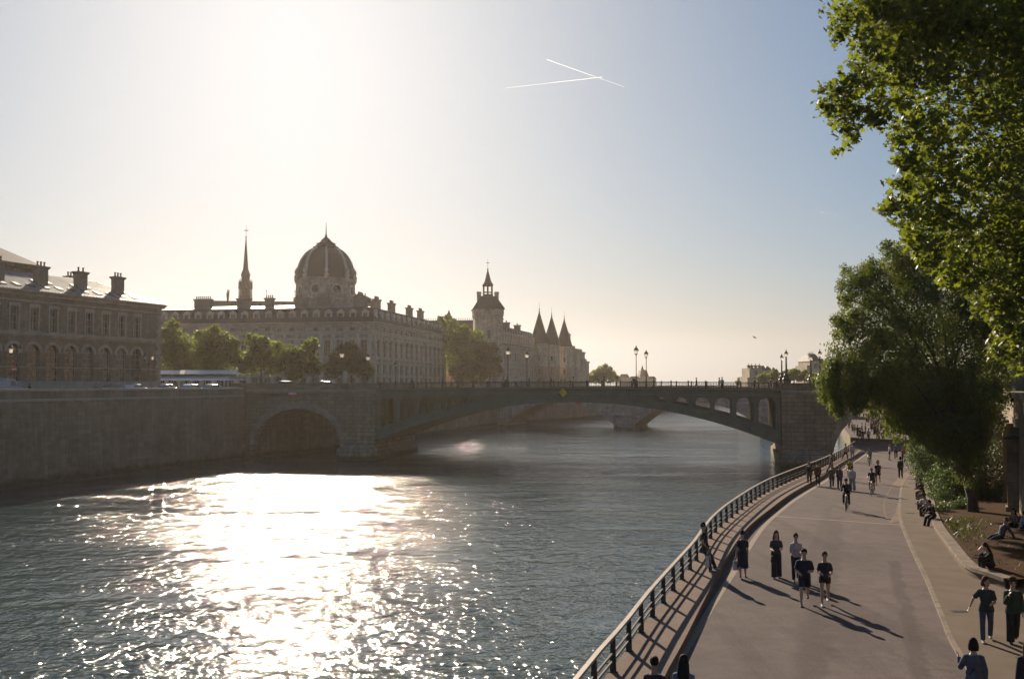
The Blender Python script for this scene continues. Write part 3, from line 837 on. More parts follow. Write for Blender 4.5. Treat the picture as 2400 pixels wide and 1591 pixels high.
# hipped zinc roof with standing seams
EV, RG = 25.02, 28.6
ro = .75
mb = MB()
A = [(-ro, -ro, EV), (L1 + ro, -ro, EV), (L1 + ro, D1 + ro, EV), (-ro, D1 + ro, EV), (6, D1 / 2, RG), (L1 - 7.2, D1 / 2, RG)]
mb.add(A, [(0, 1, 5, 4), (1, 2, 5), (2, 3, 4, 5), (3, 0, 4), (3, 2, 1, 0)])
rf = B1.part('roof', mb, M_zinc)
mb = MB()
k = 0
x = -ro + .3
while x < L1 + ro - .1:
    fx = 1.0 if x <= L1 - 7.2 else max(.02, (L1 + ro - x) / (7.2 + ro))
    y1 = -ro + (D1 / 2 + ro) * fx; z1 = EV + (RG - EV) * fx
    mb.tube([(x, -ro, EV + .03), (x, y1, z1 + .03)], .045, 4, True, False)
    x += .62
B1.part('standing_seam', mb, M_zinc, None, rf)
tag([c for c in kids(rf)][0], kind='stuff')
slope = (RG - EV) / (D1 / 2 + ro)
for x in [L1 - 5.5 - 2.6 * i for i in range(16)]:      # skylights
    for yy in ((1.2,) if int(x) % 2 else (1.2, 3.4)):
        z = EV + slope * (yy + ro)
        Mr = Matrix.Translation((x, yy, z - G0)) @ Matrix.Rotation(math.atan(slope), 4, 'X')
        m2 = MB(); m2.box(-.45, .45, -.6, .6, -.05, .14)
        m2.v = [tuple(Mr @ Vector(p)) for p in m2.v]
        o = m2.build('skylight', M_iron_dark, B1.root)
for i, x in enumerate([L1 - 7.4, L1 - 15.4, L1 - 23.2, L1 - 31, L1 - 39]):
    chimney(B1, x, 2.6, 25.6, 29.1, 1.9, 1.0, 3 if i != 1 else 2)
for x in [L1 - 9.5, L1 - 17.5, L1 - 27, L1 - 36]:
    chimney(B1, x, 10.5, 26.2, 29.3, 1.8, .95, 3)
# taller rear pavilion
mb = MB(); mb.box(6, L1 - 18.4, 9, 24, G0, 29.4); mb.box(5.2, L1 - 17.6, 8.2, 24.8, 29.4, 30.0); B1.part('rear_pavilion', mb, M_b1)
mb = MB(); mb.frus((5 + L1 - 17.5) / 2, 16.5, 30.0, 34.2, (L1 - 22.5) / 2, 8.4, (L1 - 36) / 2, 1.2); B1.part('pavilion_roof', mb, M_slate)
chimney(B1, L1 - 30.5, 12.5, 31, 35.6, 2.4, 1.2, 2); chimney(B1, L1 - 38, 12.5, 31, 35.6, 2.4, 1.2, 2)

# --- court building with the dome
th2 = math.atan2(.983, .186)
B2b = Bld('courthouse', -31.3, 226, th2, 'broad pale stone courthouse with mansard attic, dormers and a ribbed dome', 'building')
LR, LL = 64.0, 57.0
ML = Matrix.Translation((0, LL, 0)) @ Matrix.Rotation(-PI / 2, 4, 'Z')
def court_face(M, L, bays, wide):
    rows = [(bays, 1.1, 23.75, 24.6, False, 'w'), (bays, 1.35 if not wide else 1.7, 18.0, 21.6, wide, 'w'), (bays, 1.3, 13.9, 16.0, False, 'w'), (bays, 1.3, 10.8, 13.0, False, 'w')]
    B2b.face(M, L, G0, 25.4, rows, M_b2)
    mb = MB(); mould(mb, L + .7, 25.0, CORN, -.7); B2b.part('cornice', mb, M_b2t, M)
    mb = MB(); mould(mb, L + .2, 22.9, STR, -.2); mould(mb, L + .15, 17.3, STR, -.15); mould(mb, L + .2, 16.4, SILL, -.2); mould(mb, L + .15, 13.3, SILL, -.15); mould(mb, L, 23.45, SILL); B2b.part('string_course', mb, M_b2t, M)
    for x in bays:
        mb = MB()
        hw = .95 if not wide else 1.2
        for sx in (-1, 1): mb.box(x + sx * hw - .16, x + sx * hw + .16, -.16, .1, 17.6, 21.75 if not wide else 20.9)
        mb.box(x - hw - .2, x + hw + .2, -.26, .1, 17.5, 17.66)
        if wide: prism_y(mb, [(x - hw - .3, 21.95), (x + hw + .3, 21.95), (x, 22.75)], -.3, .1)
        else: mb.box(x - hw - .3, x + hw + .3, -.3, .1, 21.75, 22.05)
        B2b.part('window_surround', mb, M_b2t, M)
    step = bays[1] - bays[0]
    mb = MB()
    for x in [bays[0] - step / 2 + step * i for i in range(len(bays) + 1)]:
        if 0 < x < L: mb.box(x - .3, x + .3, -.2, .1, 17.5, 22.9); mb.box(x - .4, x + .4, -.28, .1, 22.45, 22.9); mb.box(x - .4, x + .4, -.26, .1, 10.0, 17.3)
    B2b.part('pilaster', mb, M_b2t, M)
    tag(kids(B2b.root)[-1], kind='stuff') if False else None
baysR = [3.0 + 4.46 * i for i in range(14)]
baysL = [LL - 2.4 - 2.95 * i for i in range(18)]; baysL.reverse()
court_face(None, LR, baysR, True); court_face(ML, LL, baysL, False)
mb = MB(); mb.add([(LR, 0, G0), (LR, LL, G0), (LR, LL, 25.4), (LR, 0, 25.4)], [(0, 1, 2, 3)]); mb.add([(0, LL, G0), (0, LL, 25.4), (LR, LL, 25.4), (LR, LL, G0)], [(0, 1, 2, 3)])
mb.add([(0, 0, 25.4), (LR, 0, 25.4), (LR, LL, 25.4), (0, LL, 25.4)], [(0, 1, 2, 3)])
B2b.part('rear_wall', mb, M_b2)
mb = MB(); cxx, cyy = LR / 2, LL / 2
mb.frus(cxx, cyy, 25.72, 29.2, cxx - .1, cyy - .1, cxx - 1.4, cyy - 1.4); B2b.part('mansard', mb, M_slate)
mb = MB(); mb.frus(cxx, cyy, 29.2, 30.7, cxx - 1.2, cyy - 1.2, cxx - 12, cyy - 12); B2b.part('roof', mb, M_zinc)
def dormer(B, M, x, y, z, w=1.7, h=2.3, gable=True):
    mb = MB(); mb.box(x - w / 2, x + w / 2, y - .15, y + 2.0, z, z + h)
    if gable: prism_y(mb, [(x - w / 2 - .2, z + h), (x + w / 2 + .2, z + h), (x, z + h + .65)], y - .3, y + 2.0)
    else: mb.box(x - w / 2 - .15, x + w / 2 + .15, y - .3, y + 2.0, z + h, z + h + .2)
    d = B.part('dormer', mb, M_b2t, M)
    g = MB(); g.add([(x - w * .28, y - .17, z + .25), (x + w * .28, y - .17, z + .25), (x + w * .28, y - .17, z + h - .25), (x - w * .28, y - .17, z + h - .25)], [(0, 1, 2, 3)])
    g.box(x - .04, x + .04, y - .2, y - .165, z + .25, z + h - .25)
    B.part('dormer_window', g, M_pane, M, d)
for x in baysR: dormer(B2b, None, x, .7, 25.75)
for x in baysL: dormer(B2b, ML, x, .7, 25.75)
for x, w, n in ((LL - 5, 3.0, 5), (LL - 14, 3.2, 5), (LL - 19.5, 3, 5), (LL - 27.5, 2.0, 4), (LL - 34, 3.2, 6), (LL - 44.5, 4.2, 8)):
    chimney(B2b, x, 4.5, 28.6, 31.9, w, 1.1, n, ML)
for x, n in ((6, 5), (12, 6), (18, 6), (30, 5), (46, 6), (57, 5)): chimney(B2b, x, 5.5, 28.6, 32.4 if x != 12 else 31.6, 3.2, 1.1, n)
# dome: square drum with oculi, ribbed cloister dome, lantern terrace
dm = at_y(763, 700, 250); iv = B2b.root.matrix_basis.inverted() @ Vector((dm.x, 250, 0)); dx, dy = iv.x, iv.y
def domep(name, mb, mat, parent=None):
    mb.v = [(p[0] + dx, p[1] + dy, p[2]) for p in mb.v]; return B2b.part(name, mb, mat, None, parent)
oc = PI / 8
mb = MB(); mb.lathe([(7.75, 27.0), (7.75, 32.0), (7.95, 32.2), (7.95, 32.7), (7.45, 32.9), (7.3, 36.6), (7.6, 36.8), (7.7, 37.4), (7.2, 37.6), (6.9, 38.0)], 8, (0, 0, 0), False, oc)
drum = domep('drum', mb, M_b2)
prof = []
for i in range(15):
    a = (PI / 2) * i / 14 * .80
    prof.append((7.0 * math.cos(a) ** .82, 37.9 + 8.3 * math.sin(a) ** .95))
mb = MB(); mb.lathe(prof, 8, (0, 0, 0), False, oc); dome = domep('dome', mb, M_slate)
for k in range(8):
    a = oc + 2 * PI * k / 8
    mb = MB(); mb.tube([((r_ + .02) * math.cos(a), (r_ + .02) * math.sin(a), z) for r_, z in prof], [.38 - .012 * i for i in range(15)], 6)
    domep('dome_rib', mb, M_b2t, dome)
    mb = MB(); a2 = oc + 2 * PI * k / 8
    c_ = (7.25 * math.cos(a2), 7.25 * math.sin(a2), 0)
    mb.lathe([(.55, 37.4), (.55, 38.3), (.7, 38.5), (.3, 38.8), (.52, 39.5), (.38, 40.1), (.1, 40.3), (.12, 40.6), (.02, 40.9)], 8, c_); domep('urn', mb, M_b2t, drum)
    mb = MB(); a3 = 2 * PI * k / 8; r_ = 6.78
    ring = []
    mb2 = MB()
    Mo = Matrix.Rotation(a3, 4, 'Z') @ Matrix.Translation((r_, 0, 34.9)) @ Matrix.Rotation(PI / 2, 4, 'Y')
    for (r0, z0) in [(0,0)]: pass
    mb.lathe([(1.05, -.2), (1.35, -.1), (1.4, .22), (1.1, .3), (1.0, .05), (1.0, -.2)], 18); mb.v = [tuple(Mo @ Vector(p)) for p in mb.v]
    w_ = domep('oculus', mb, M_b2t, drum)
    mb2.lathe([(1.0, -.2), (1.0, .06)], 18); mb2.v = [tuple(Mo @ Vector(p)) for p in mb2.v]; domep('oculus_glass', mb2, M_pane, drum)
zt = prof[-1][1]; rt = prof[-1][0]
mb = MB(); mb.lathe([(rt, zt - .4), (rt + .5, zt), (rt + .6, zt + .25), (rt, zt + .4), (rt * .85, zt + 1.0), (rt * .95, zt + 1.1), (rt * .55, zt + 1.7), (rt * .3, zt + 2.4), (.28, zt + 2.8), (.35, zt + 3.0), (.16, zt + 3.4), (.1, zt + 4.4), (.05, zt + 6.4), (.01, zt + 6.5)], 8, (0, 0, 0), False, oc)
domep('lantern', mb, M_slate)

# --- chapel with its fleche, far behind
CH = Bld('chapel', -92, 318, R(8), 'slender gothic chapel spire rising behind the courthouse roof', 'chapel')
mb = MB(); mb.box(-6, 30, -6, 6, G0, 29.5); CH.part('nave', mb, M_tow)
mb = MB(); prism_y(mb, [(-6.3, 29.5), (6.3, 29.5), (0, 38.2)], -30.5, 6.5); mb.v = [(-p[1], p[0], p[2]) for p in mb.v]; CH.part('roof', mb, M_slate)
sx_ = (CH.root.matrix_basis.inverted() @ Vector((at_y(575, 700, 321).x, 321, 0)))
sx_, sy_ = sx_.x, sx_.y
M_fl = simple('fleche_lead', (0.21, 0.155, 0.12), 0.7, 0.25, 2.0, fine=9)
mb = MB(); mb.lathe([(2.1, 36), (2.1, 38.0), (1.9, 38.1), (1.9, 36.2)], 8, (sx_, sy_, 0), False); mb.lathe([(1.35, 42.0), (1.5, 42.4), (1.3, 44.5), (1.35, 46.3), (1.55, 46.8), (1.1, 48.0), (.85, 48.6)], 8, (sx_, sy_, 0), False)
mb.lathe([(1.15, 37), (1.1, 42.2)], 8, (sx_, sy_, 0), False)
fl = CH.part('fleche', mb, M_fl)
mb = MB(); mb.lathe([(.85, 48.6), (.12, 58.8), (.25, 59.2), (.06, 59.6), (.05, 62.8), (.0, 63.2)], 8, (sx_, sy_, 0), False); mb.box(sx_ - .7, sx_ + .7, sy_ - .06, sy_ + .06, 61.2, 61.4); CH.part('spire', mb, M_fl, None, fl)
for k in range(8):
    a = 2 * PI * k / 8
    mb = MB(); px, py = sx_ + 2.0 * math.cos(a), sy_ + 2.0 * math.sin(a)
    mb.lathe([(.2, 37.5), (.16, 42.2), (.3, 42.4), (.22, 43.6), (.3, 43.7), (.02, 45.6)], 6, (px, py, 0), False)
    mb.tube([(px, py, 42.2), (sx_ + 1.3 * math.cos(a), sy_ + 1.3 * math.sin(a), 44.2)], .1, 4)
    CH.part('pinnacle', mb, M_fl, None, fl)
for xx in (16, 25):
    mb = MB(); mb.lathe([(.35, 37.6), (.12, 38.8), (.3, 39.2), (.06, 39.7), (.05, 41.3), (.2, 41.5), (.0, 42)], 6, (xx - 3, 0, 0)); CH.part('ridge_finial', mb, M_fl)
mb = MB(); ax = CH.root.matrix_basis.inverted() @ Vector((at_y(534, 700, 322).x, 322, 0))
mb.lathe([(.5, 36), (.3, 38.4), (.38, 39.4), (.5, 40.4), (.42, 41.2), (.16, 41.5), (.24, 41.8), (.16, 42.2), (.0, 42.3)], 8, (ax.x, ax.y, 0)); mb.tube([(ax.x, ax.y, 40.8), (ax.x + .7, ax.y, 42.0)], [.2, .06], 5)
CH.part('roof_statue', mb, M_fl)

# --- riverside palace: clock tower, dormered range, twin round towers
thp = math.atan2(math.cos(R(14)), math.sin(R(14)))
PC = Bld('riverside_palace', at_y(1178, 800, 312).x, 312, thp, 'medieval riverside palace with a square clock tower and three pointed slate cones', 'palace')
def pl(px, Y): return PC.root.matrix_basis.inverted() @ Vector((at_y(px, 800, Y).x, Y, 0))
LP = 50.0
pb = [2.5 + 3.6 * i for i in range(13)]
PC.face(None, LP, G0, 23.6, [(pb, 1.2, 19.0, 21.6, False, 'w'), (pb, 1.2, 14.2, 16.6, False, 'w')], M_tow)
mb = MB(); mould(mb, LP, 23.2, CORN); mould(mb, LP, 17.8, STR); PC.part('cornice', mb, M_tow)
mb = MB(); mb.box(-14, LP + 24, .6, 14, G0, 23.6); PC.part('rear_range', mb, M_tow)
mb = MB(); mb.add([(0, 0, 23.9), (LP + 20, 0, 23.9), (LP + 20, 7, 31.3), (0, 7, 31.3), (LP + 20, 14, 23.9), (0, 14, 23.9)], [(0, 1, 2, 3), (3, 2, 4, 5), (1, 4, 2), (0, 3, 5)]); PC.part('roof', mb, M_slate)
for x in pb:
    mb = MB(); mb.box(x - .75, x + .75, .3, 4, 23.9, 26.2); prism_y(mb, [(x - 1, 26.2), (x + 1, 26.2), (x, 28.2)], .1, 4.5); mb.lathe([(.12, 28), (.02, 29.3)], 5, (x, .2, 0))
    PC.part('dormer', mb, M_tow)
for x in (4, 11, 14, 21, 30, 46): chimney(PC, x, 6.5, 28, 33.6 if x < 25 else 32.8, 1.3, 2.2, 2)
# clock tower
tw = pl(1143, 309); tx, ty = tw.x, tw.y
mr = Matrix.Rotation(-thp + R(6), 4, 'Z')
def twp(name, mb, mat, parent=None):
    mb.v = [tuple(mr @ Vector(p)) for p in mb.v]; mb.v = [(p[0] + tx, p[1] + ty, p[2]) for p in mb.v]; return PC.part(name, mb, mat, None, parent)
mb = MB(); mb.frus(0, 0, G0, 31.9, 4.35, 4.35, 4.25, 4.25); mb.frus(0, 0, 31.9, 32.7, 4.25, 4.25, 4.6, 4.6); mb.box(-4.6, 4.6, -4.6, 4.6, 32.7, 34.6)
for s_ in (-1, 1):
    for k in range(6): mb.box(s_ * 0 - 4.0 + k * 1.6 - .35, -4.0 + k * 1.6 + .35, -4.72, -4.6, 31.8, 32.9)
mb.box(-.7, .7, -4.62, -4.3, 33.0, 34.2)
ct = twp('clock_tower', mb, M_tow)
for z in (25.5, 19, 14):
    m2 = MB(); m2.box(-.45, .45, -4.42, -4.2, z, z + 2.6); twp('slit_window', m2, M_pane, ct)
m2 = MB(); m2.box(-4.5, 4.5, -4.5, 4.5, 22.6, 22.9); twp('string_course', m2, M_b2t, ct)
mb = MB(); mb.frus(0, 0, 34.6, 38.3, 5.0, 5.0, 2.6, 2.6); mb.box(-2.6, 2.6, -2.6, 2.6, 38.3, 38.7); twp('tower_roof', mb, M_slate, ct)
for s_ in (-1, 1):
    mb = MB(); mb.box(s_ * 2.75 - .62, s_ * 2.75 + .62, -.9, .9, 35.4, 40.2); mb.box(s_ * 2.75 - .75, s_ * 2.75 + .75, -1.0, 1.0, 39.7, 39.95); twp('tower_chimney', mb, M_tow, ct)
mb = MB(); mb.box(-1.5, 1.5, -1.5, 1.5, 38.3, 39.4)
for i in (-1, 0, 1):
    for j in (-1, 0, 1):
        if i or j: mb.box(i * 1.28 - .17, i * 1.28 + .17, j * 1.28 - .17, j * 1.28 + .17, 39.4, 42.4)
mb.box(-1.5, 1.5, -1.5, 1.5, 40.0, 40.15); mb.box(-1.6, 1.6, -1.6, 1.6, 42.0, 42.5); twp('belfry', mb, M_slate, ct)
mb = MB(); mb.lathe([(2.1, 42.5), (1.35, 43.5), (.2, 47.0), (.3, 47.3), (.06, 47.7), (.05, 50.3), (0, 50.6)], 4, (0, 0, 0), False, PI / 4); mb.box(-.5, .5, -.05, .05, 49.2, 49.35); twp('tower_spire', mb, M_slate, ct)
# three cone towers
for px, Y, r_, ztop, zb, ze in ((1264, 361, 3.3, 37.6, 26.4, 26.2), (1293, 372, 3.1, 36.8, 26.3, 26.1), (1322.5, 392, 3.0, 36.9, 26.6, 26.4)):
    p = pl(px, Y)
    mb = MB(); mb.lathe([(r_ - .05, G0), (r_ - .1, 18), (r_ + .08, 18.1), (r_ - .1, 18.4), (r_ - .1, ze - .5), (r_ + .15, ze)], 22, (p.x, p.y, 0)); rt_ = PC.part('round_tower', mb, M_tow)
    mb = MB(); mb.lathe([(r_ + .35, zb - .2), (r_ + .1, zb + .3), (.18, ztop), (.3, ztop + .3), (.06, ztop + .6), (.2, ztop + 1.1), (.05, ztop + 1.5), (.04, ztop + 3.4), (0, ztop + 3.5)], 22, (p.x, p.y, 0)); PC.part('cone_roof', mb, M_slate, None, rt_)
    for z in (12, 15.4, 20.2):
        q = MB(); a = math.atan2(-p.y - 0, -6) ; d_ = Vector((-.35, -1, 0)).normalized() if False else None
        dirv = (PC.root.matrix_basis.to_3x3().inverted() @ Vector((-px * 0 + -(at_y(px, 800, Y).x), -Y, 0))).normalized()
        q.lathe([(.3, z), (.3, z + 1.7)], 8, (p.x + dirv.x * (r_ - .2), p.y + dirv.y * (r_ - .2), 0)); PC.part('slit_window', q, M_pane, None, rt_)
# block beyond the towers
mb = MB()
for (a, b, zt, y0) in ((1316, 1347, 25.6, 398), (1340, 1363, 24.6, 408), (1360, 1373, 20.8, 416)):
    p0, p1 = pl(a, y0), pl(b, y0 + 10)
    mb.box(min(p0.x, p1.x), max(p0.x, p1.x) + 8, min(p0.y, p1.y), max(p0.y, p1.y) + 6, G0, zt)
    mb.box(min(p0.x, p1.x) - .3, max(p0.x, p1.x) + 8.3, min(p0.y, p1.y) - .3, max(p0.y, p1.y) + 6.3, zt, zt + .6)
    for k in range(5): mb.box(min(p0.x, p1.x) + k * 2.4, min(p0.x, p1.x) + k * 2.4 + 1.1, min(p0.y, p1.y) - .3, min(p0.y, p1.y) + .6, zt + .6, zt + 1.5)
PC.part('west_block', mb, M_tow)
p = pl(1345, 405); chimney(PC, p.x, p.y + 2, 25, 32.0, 1.1, 1.1, 1)
# hall to the left of the clock tower, with a crested slate roof and a small turret
HL = Bld('palace_hall', at_y(1060, 800, 332).x, 332, R(-8), 'slate roofed hall with crested ridge left of the clock tower', 'building')
mb = MB(); mb.box(-16, 20, 0, 14, G0, 26.5); HL.part('wall', mb, M_tow)
mb = MB(); mb.add([(-16.4, -.4, 26.5), (20.4, -.4, 26.5), (20.4, 14.4, 26.5), (-16.4, 14.4, 26.5), (-14, 7, 33), (11, 7, 33)], [(0, 1, 5, 4), (1, 2, 5), (2, 3, 4, 5), (3, 0, 4)]); r__ = HL.part('roof', mb, M_slate)
mb = MB()
for k in range(40): mb.lathe([(.07, 32.9), (.05, 33.6), (.14, 33.75), (.0, 34.2)], 5, (-13.5 + k * .62, 7, 0))
mb.box(-14, 11, 6.95, 7.05, 32.9, 33.3); HL.part('ridge_crest', mb, M_slate, None, r__)
mb = MB(); mb.lathe([(1.3, 24), (1.3, 32), (1.6, 32.3), (.05, 36.6)], 8, (-1.8, 3, 0)); HL.part('turret', mb, M_slate)

# --- distant roofs
def far_block(name, label, Y, pts, depth, mat, roofmat, wins=True, cat='building'):
    """stepped far building: pts [(px0, px1, py_top, roof rise)]"""
    x0 = at_y(pts[0][0], 850, Y).x
    B = Bld(name, x0, Y, 0, label, cat)
    for i, (a, b, ty_, rise) in enumerate(pts):
        xa, xb = at_y(a, 850, Y).x - x0, at_y(b, 850, Y).x - x0; zt = at_y(a, ty_, Y).z
        rows = []
        if wins and xb - xa > 3:
            n = max(1, int((xb - xa) / 3.2)); xs = [ (xb - xa) * (k + .5) / n for k in range(n)]
            rows = [(xs, 1.2, zt - 2.9 - 3.4 * r_, zt - .9 - 3.4 * r_, False, 'w') for r_ in range(2) if zt - 2.9 - 3.4 * r_ > G0 + .5]
        B.face(Matrix.Translation((xa, 0, 0)), xb - xa, G0, zt, rows, mat)
        mb = MB(); mb.box(xa, xb, .5, depth, G0, zt); B.part('body', mb, mat)
        if rise:
            mb = MB(); mb.frus((xa + xb) / 2, depth / 2, zt, zt + rise, (xb - xa) / 2 + .2, depth / 2 + .2, max(.3, (xb - xa) / 2 - 1.2), max(.3, depth / 2 - 2)); B.part('roof', mb, roofmat)
    return B
fb = far_block('museum_wing', 'far pale palace roofs on the skyline beyond the far bridge', 760, [(1452, 1475, 884, 2.5), (1475, 1500, 888, 2), (1500, 1520, 882, 5), (1520, 1538, 888, 2)], 18, M_b2, M_slate, False)
mb = MB(); mb.lathe([(.9, 16), (.9, 22.5), (1.2, 22.7), (.1, 26)], 8, (at_y(1507, 850, 760).x - at_y(1452, 850, 760).x, 4, 0)); fb.part('lantern', mb, M_slate)
fb = far_block('stepped_mansion', 'far pale stone mansion with stepped roofline and chimneys, right of the lamp pairs', 400, [(1752, 1757, 884, 0), (1757, 1786, 862, 0), (1786, 1796, 868, 2)], 14, M_b2, M_slate)
for px in (1759, 1766, 1775, 1784): 
    q = at_y(px, 860, 400).x - at_y(1752, 850, 400).x; chimney(fb, q, 3, at_y(px, 862, 400).z, at_y(px, 858, 400).z + .4, 1.0, 1.0, 1)
fb = far_block('domed_mansion', 'far grey building with rounded roofs behind the right hand trees', 430, [(1794, 1808, 866, 1.5), (1808, 1822, 872, 2)], 12, M_b2, M_slate)
fb = far_block('theatre_block', 'far grey block with mansard roof behind the right hand bridge lamps', 380, [(1892, 1900, 856, 0), (1899, 1923, 846, 2.6), (1923, 1936, 852, 2)], 16, M_b2, M_slate)
chimney(fb, at_y(1906, 800, 380).x - at_y(1892, 850, 380).x, 3, 20, 23.2, 2.0, 1.0, 3)

# ---------------------------------------------------------------- trees and planting
import numpy as np
M_bark = simple('bark', (0.07, 0.052, 0.038), 0.9, 0.35, 3.0, bump=0.03, fine=12)
M_bark_plane = simple('plane_bark', (0.16, 0.13, 0.09), 0.85, 0.4, 2.2, bump=0.02)
M_leaf_plane = leaf_mat('plane_leaf', (0.022, 0.036, 0.008), (0.05, 0.07, 0.016), (0.24, 0.29, 0.024), 0.46, 0.55)
M_leaf_willow = leaf_mat('willow_leaf', (0.034, 0.052, 0.010), (0.072, 0.096, 0.022), (0.19, 0.24, 0.034), 0.42, 0.7)
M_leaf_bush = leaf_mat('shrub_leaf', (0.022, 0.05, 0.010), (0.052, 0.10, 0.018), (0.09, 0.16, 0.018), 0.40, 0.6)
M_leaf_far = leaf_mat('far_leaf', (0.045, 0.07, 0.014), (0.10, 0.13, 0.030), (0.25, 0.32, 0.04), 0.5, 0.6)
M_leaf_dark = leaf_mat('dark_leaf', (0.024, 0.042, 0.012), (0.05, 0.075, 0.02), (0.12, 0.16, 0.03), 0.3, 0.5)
T_PLANE = np.array([(0, -.5), (.16, -.28), (.46, -.34), (.34, -.02), (.52, .18), (.2, .16), (0, .55), (-.2, .16), (-.52, .18), (-.34, -.02), (-.46, -.34), (-.16, -.28)])
T_OVAL = np.array([(0, -.5), (.2, 0), (0, .5), (-.2, 0)])
T_LONG2 = np.array([(0, -.6), (.2, -.1), (0, .6), (-.2, -.1)])
T_LONG = np.array([(0, -.6), (.12, -.1), (0, .6), (-.12, -.1)])
T_CLUMP = np.array([(-.1, -.5), (.34, -.32), (.2, .0), (.5, .26), (.05, .22), (-.16, .52), (-.24, .12), (-.5, -.06)])
def leaf_mesh(name, P, size, tmpl, mat, seed, up=0.5, hang=None):
    """P (n,3) leaf centres -> one mesh of small bent leaves"""
    g = np.random.default_rng(seed); n = len(P); m = len(tmpl)
    N = g.normal(size=(n, 3)); N /= np.linalg.norm(N, axis=1)[:, None]
    N[:, 2] = np.abs(N[:, 2]) * .7 + up; N /= np.linalg.norm(N, axis=1)[:, None]
    T = g.normal(size=(n, 3))
    if hang is not None: T = T * .45 + np.array([0, 0, -1.0]) * hang
    T -= N * (T * N).sum(1)[:, None]; T /= np.linalg.norm(T, axis=1)[:, None] + 1e-9
    B = np.cross(N, T)
    s = size * g.uniform(.4, 1.35, n)
    V = P[:, None, :] + s[:, None, None] * (tmpl[None, :, 0, None] * B[:, None, :] + tmpl[None, :, 1, None] * T[:, None, :] + (-.35 * np.abs(tmpl[None, :, 0, None]) * g.uniform(-.3, 1, (n, 1, 1))) * N[:, None, :])
    V = V.reshape(-1, 3)
    me = bpy.data.meshes.new(name)
    me.vertices.add(n * m); me.vertices.foreach_set('co', V.astype(np.float32).ravel())
    me.loops.add(n * m); me.loops.foreach_set('vertex_index', np.arange(n * m, dtype=np.int32))
    me.polygons.add(n); me.polygons.foreach_set('loop_start', np.arange(0, n * m, m, dtype=np.int32))
    try: me.polygons.foreach_set('loop_total', np.full(n, m, dtype=np.int32))
    except Exception: pass
    me.update(calc_edges=True); me.materials.append(mat); return me
def in_blobs(blobs, n, seed, shell=0.55):
    """points inside ellipsoids (x,y,z,rx,ry,rz), denser towards the skin; share by surface"""
    g = np.random.default_rng(seed); b = np.array(blobs, float)
    w = (b[:, 3] * b[:, 5] + b[:, 3] * b[:, 4]) ; w /= w.sum()
    k = g.choice(len(b), n, p=w)
    d = g.normal(size=(n, 3)); d /= np.linalg.norm(d, axis=1)[:, None]
    r_ = g.uniform(0, 1, n) ** shell
    P = b[k, :3] + d * r_[:, None] * b[k, 3:6]
    return P + g.normal(scale=.05, size=P.shape)
def limbs(mb, base, top, tips, r0, seed, sway=0.4, thin=1.0, reach=1.0):
    """trunk from base to top, limbs from the trunk to tips"""
    g = random.Random(seed); base, top = Vector(base), Vector(top); n = 7
    tr = [base.lerp(top, i / n) + Vector((g.uniform(-1, 1), g.uniform(-1, 1), 0)) * (sway * (i > 0) * .3) for i in range(n + 1)]
    mb.tube(tr, [r0 * (1.25 if i == 0 else 1 - .55 * i / n) for i in range(n + 1)], 9)
    for t in tips:
        t = tr[-1].lerp(Vector(t), reach) if reach < 1 else Vector(t); s = tr[g.randint(n // 2, n)]
        L = (t - s).length; m = 6; pts = []
        for i in range(m + 1):
            u = i / m; q = s.lerp(t, u); q.z += math.sin(u * PI) * L * .10
            if 0 < i < m: q += Vector((g.uniform(-1, 1), g.uniform(-1, 1), g.uniform(-1, 1))) * L * .035
            pts.append(q)
        rr = min(r0 * .5, .03 + L * .016) * thin
        mb.tube(pts, [rr * (1 - .82 * i / m) for i in range(m + 1)], 6)
        for _ in range(3):      # twigs
            a = pts[g.randint(3, m)]; mb.tube([a, a + Vector((g.uniform(-1, 1), g.uniform(-1, 1), g.uniform(-.6, .5))) * min(.5, L * .12)], [rr * .25, .006], 4)
def tree(name, label, base, top, blobs, n, size, tmpl, lmat, bmat, r0, seed, group=None, up=.5, cat='tree', shell=.5, tips=None, hang=None, thin=1.0, reach=1.0):
    e = empty(name, base); tag(e, label, cat, group); b = Vector(base)
    mb = MB(); limbs(mb, (0, 0, -.3), Vector(top) - b, [Vector(t[:3]) - b for t in (tips if tips is not None else blobs)], r0, seed, .4, thin, reach); mb.build('trunk', bmat, e)
    P = in_blobs(blobs, n, seed, shell) - np.array(base)
    o = bpy.data.objects.new('crown', leaf_mesh('crown', P, size, tmpl, lmat, seed, up, hang)); C.objects.link(o); o.parent = e
    return e
g0 = random.Random(11)
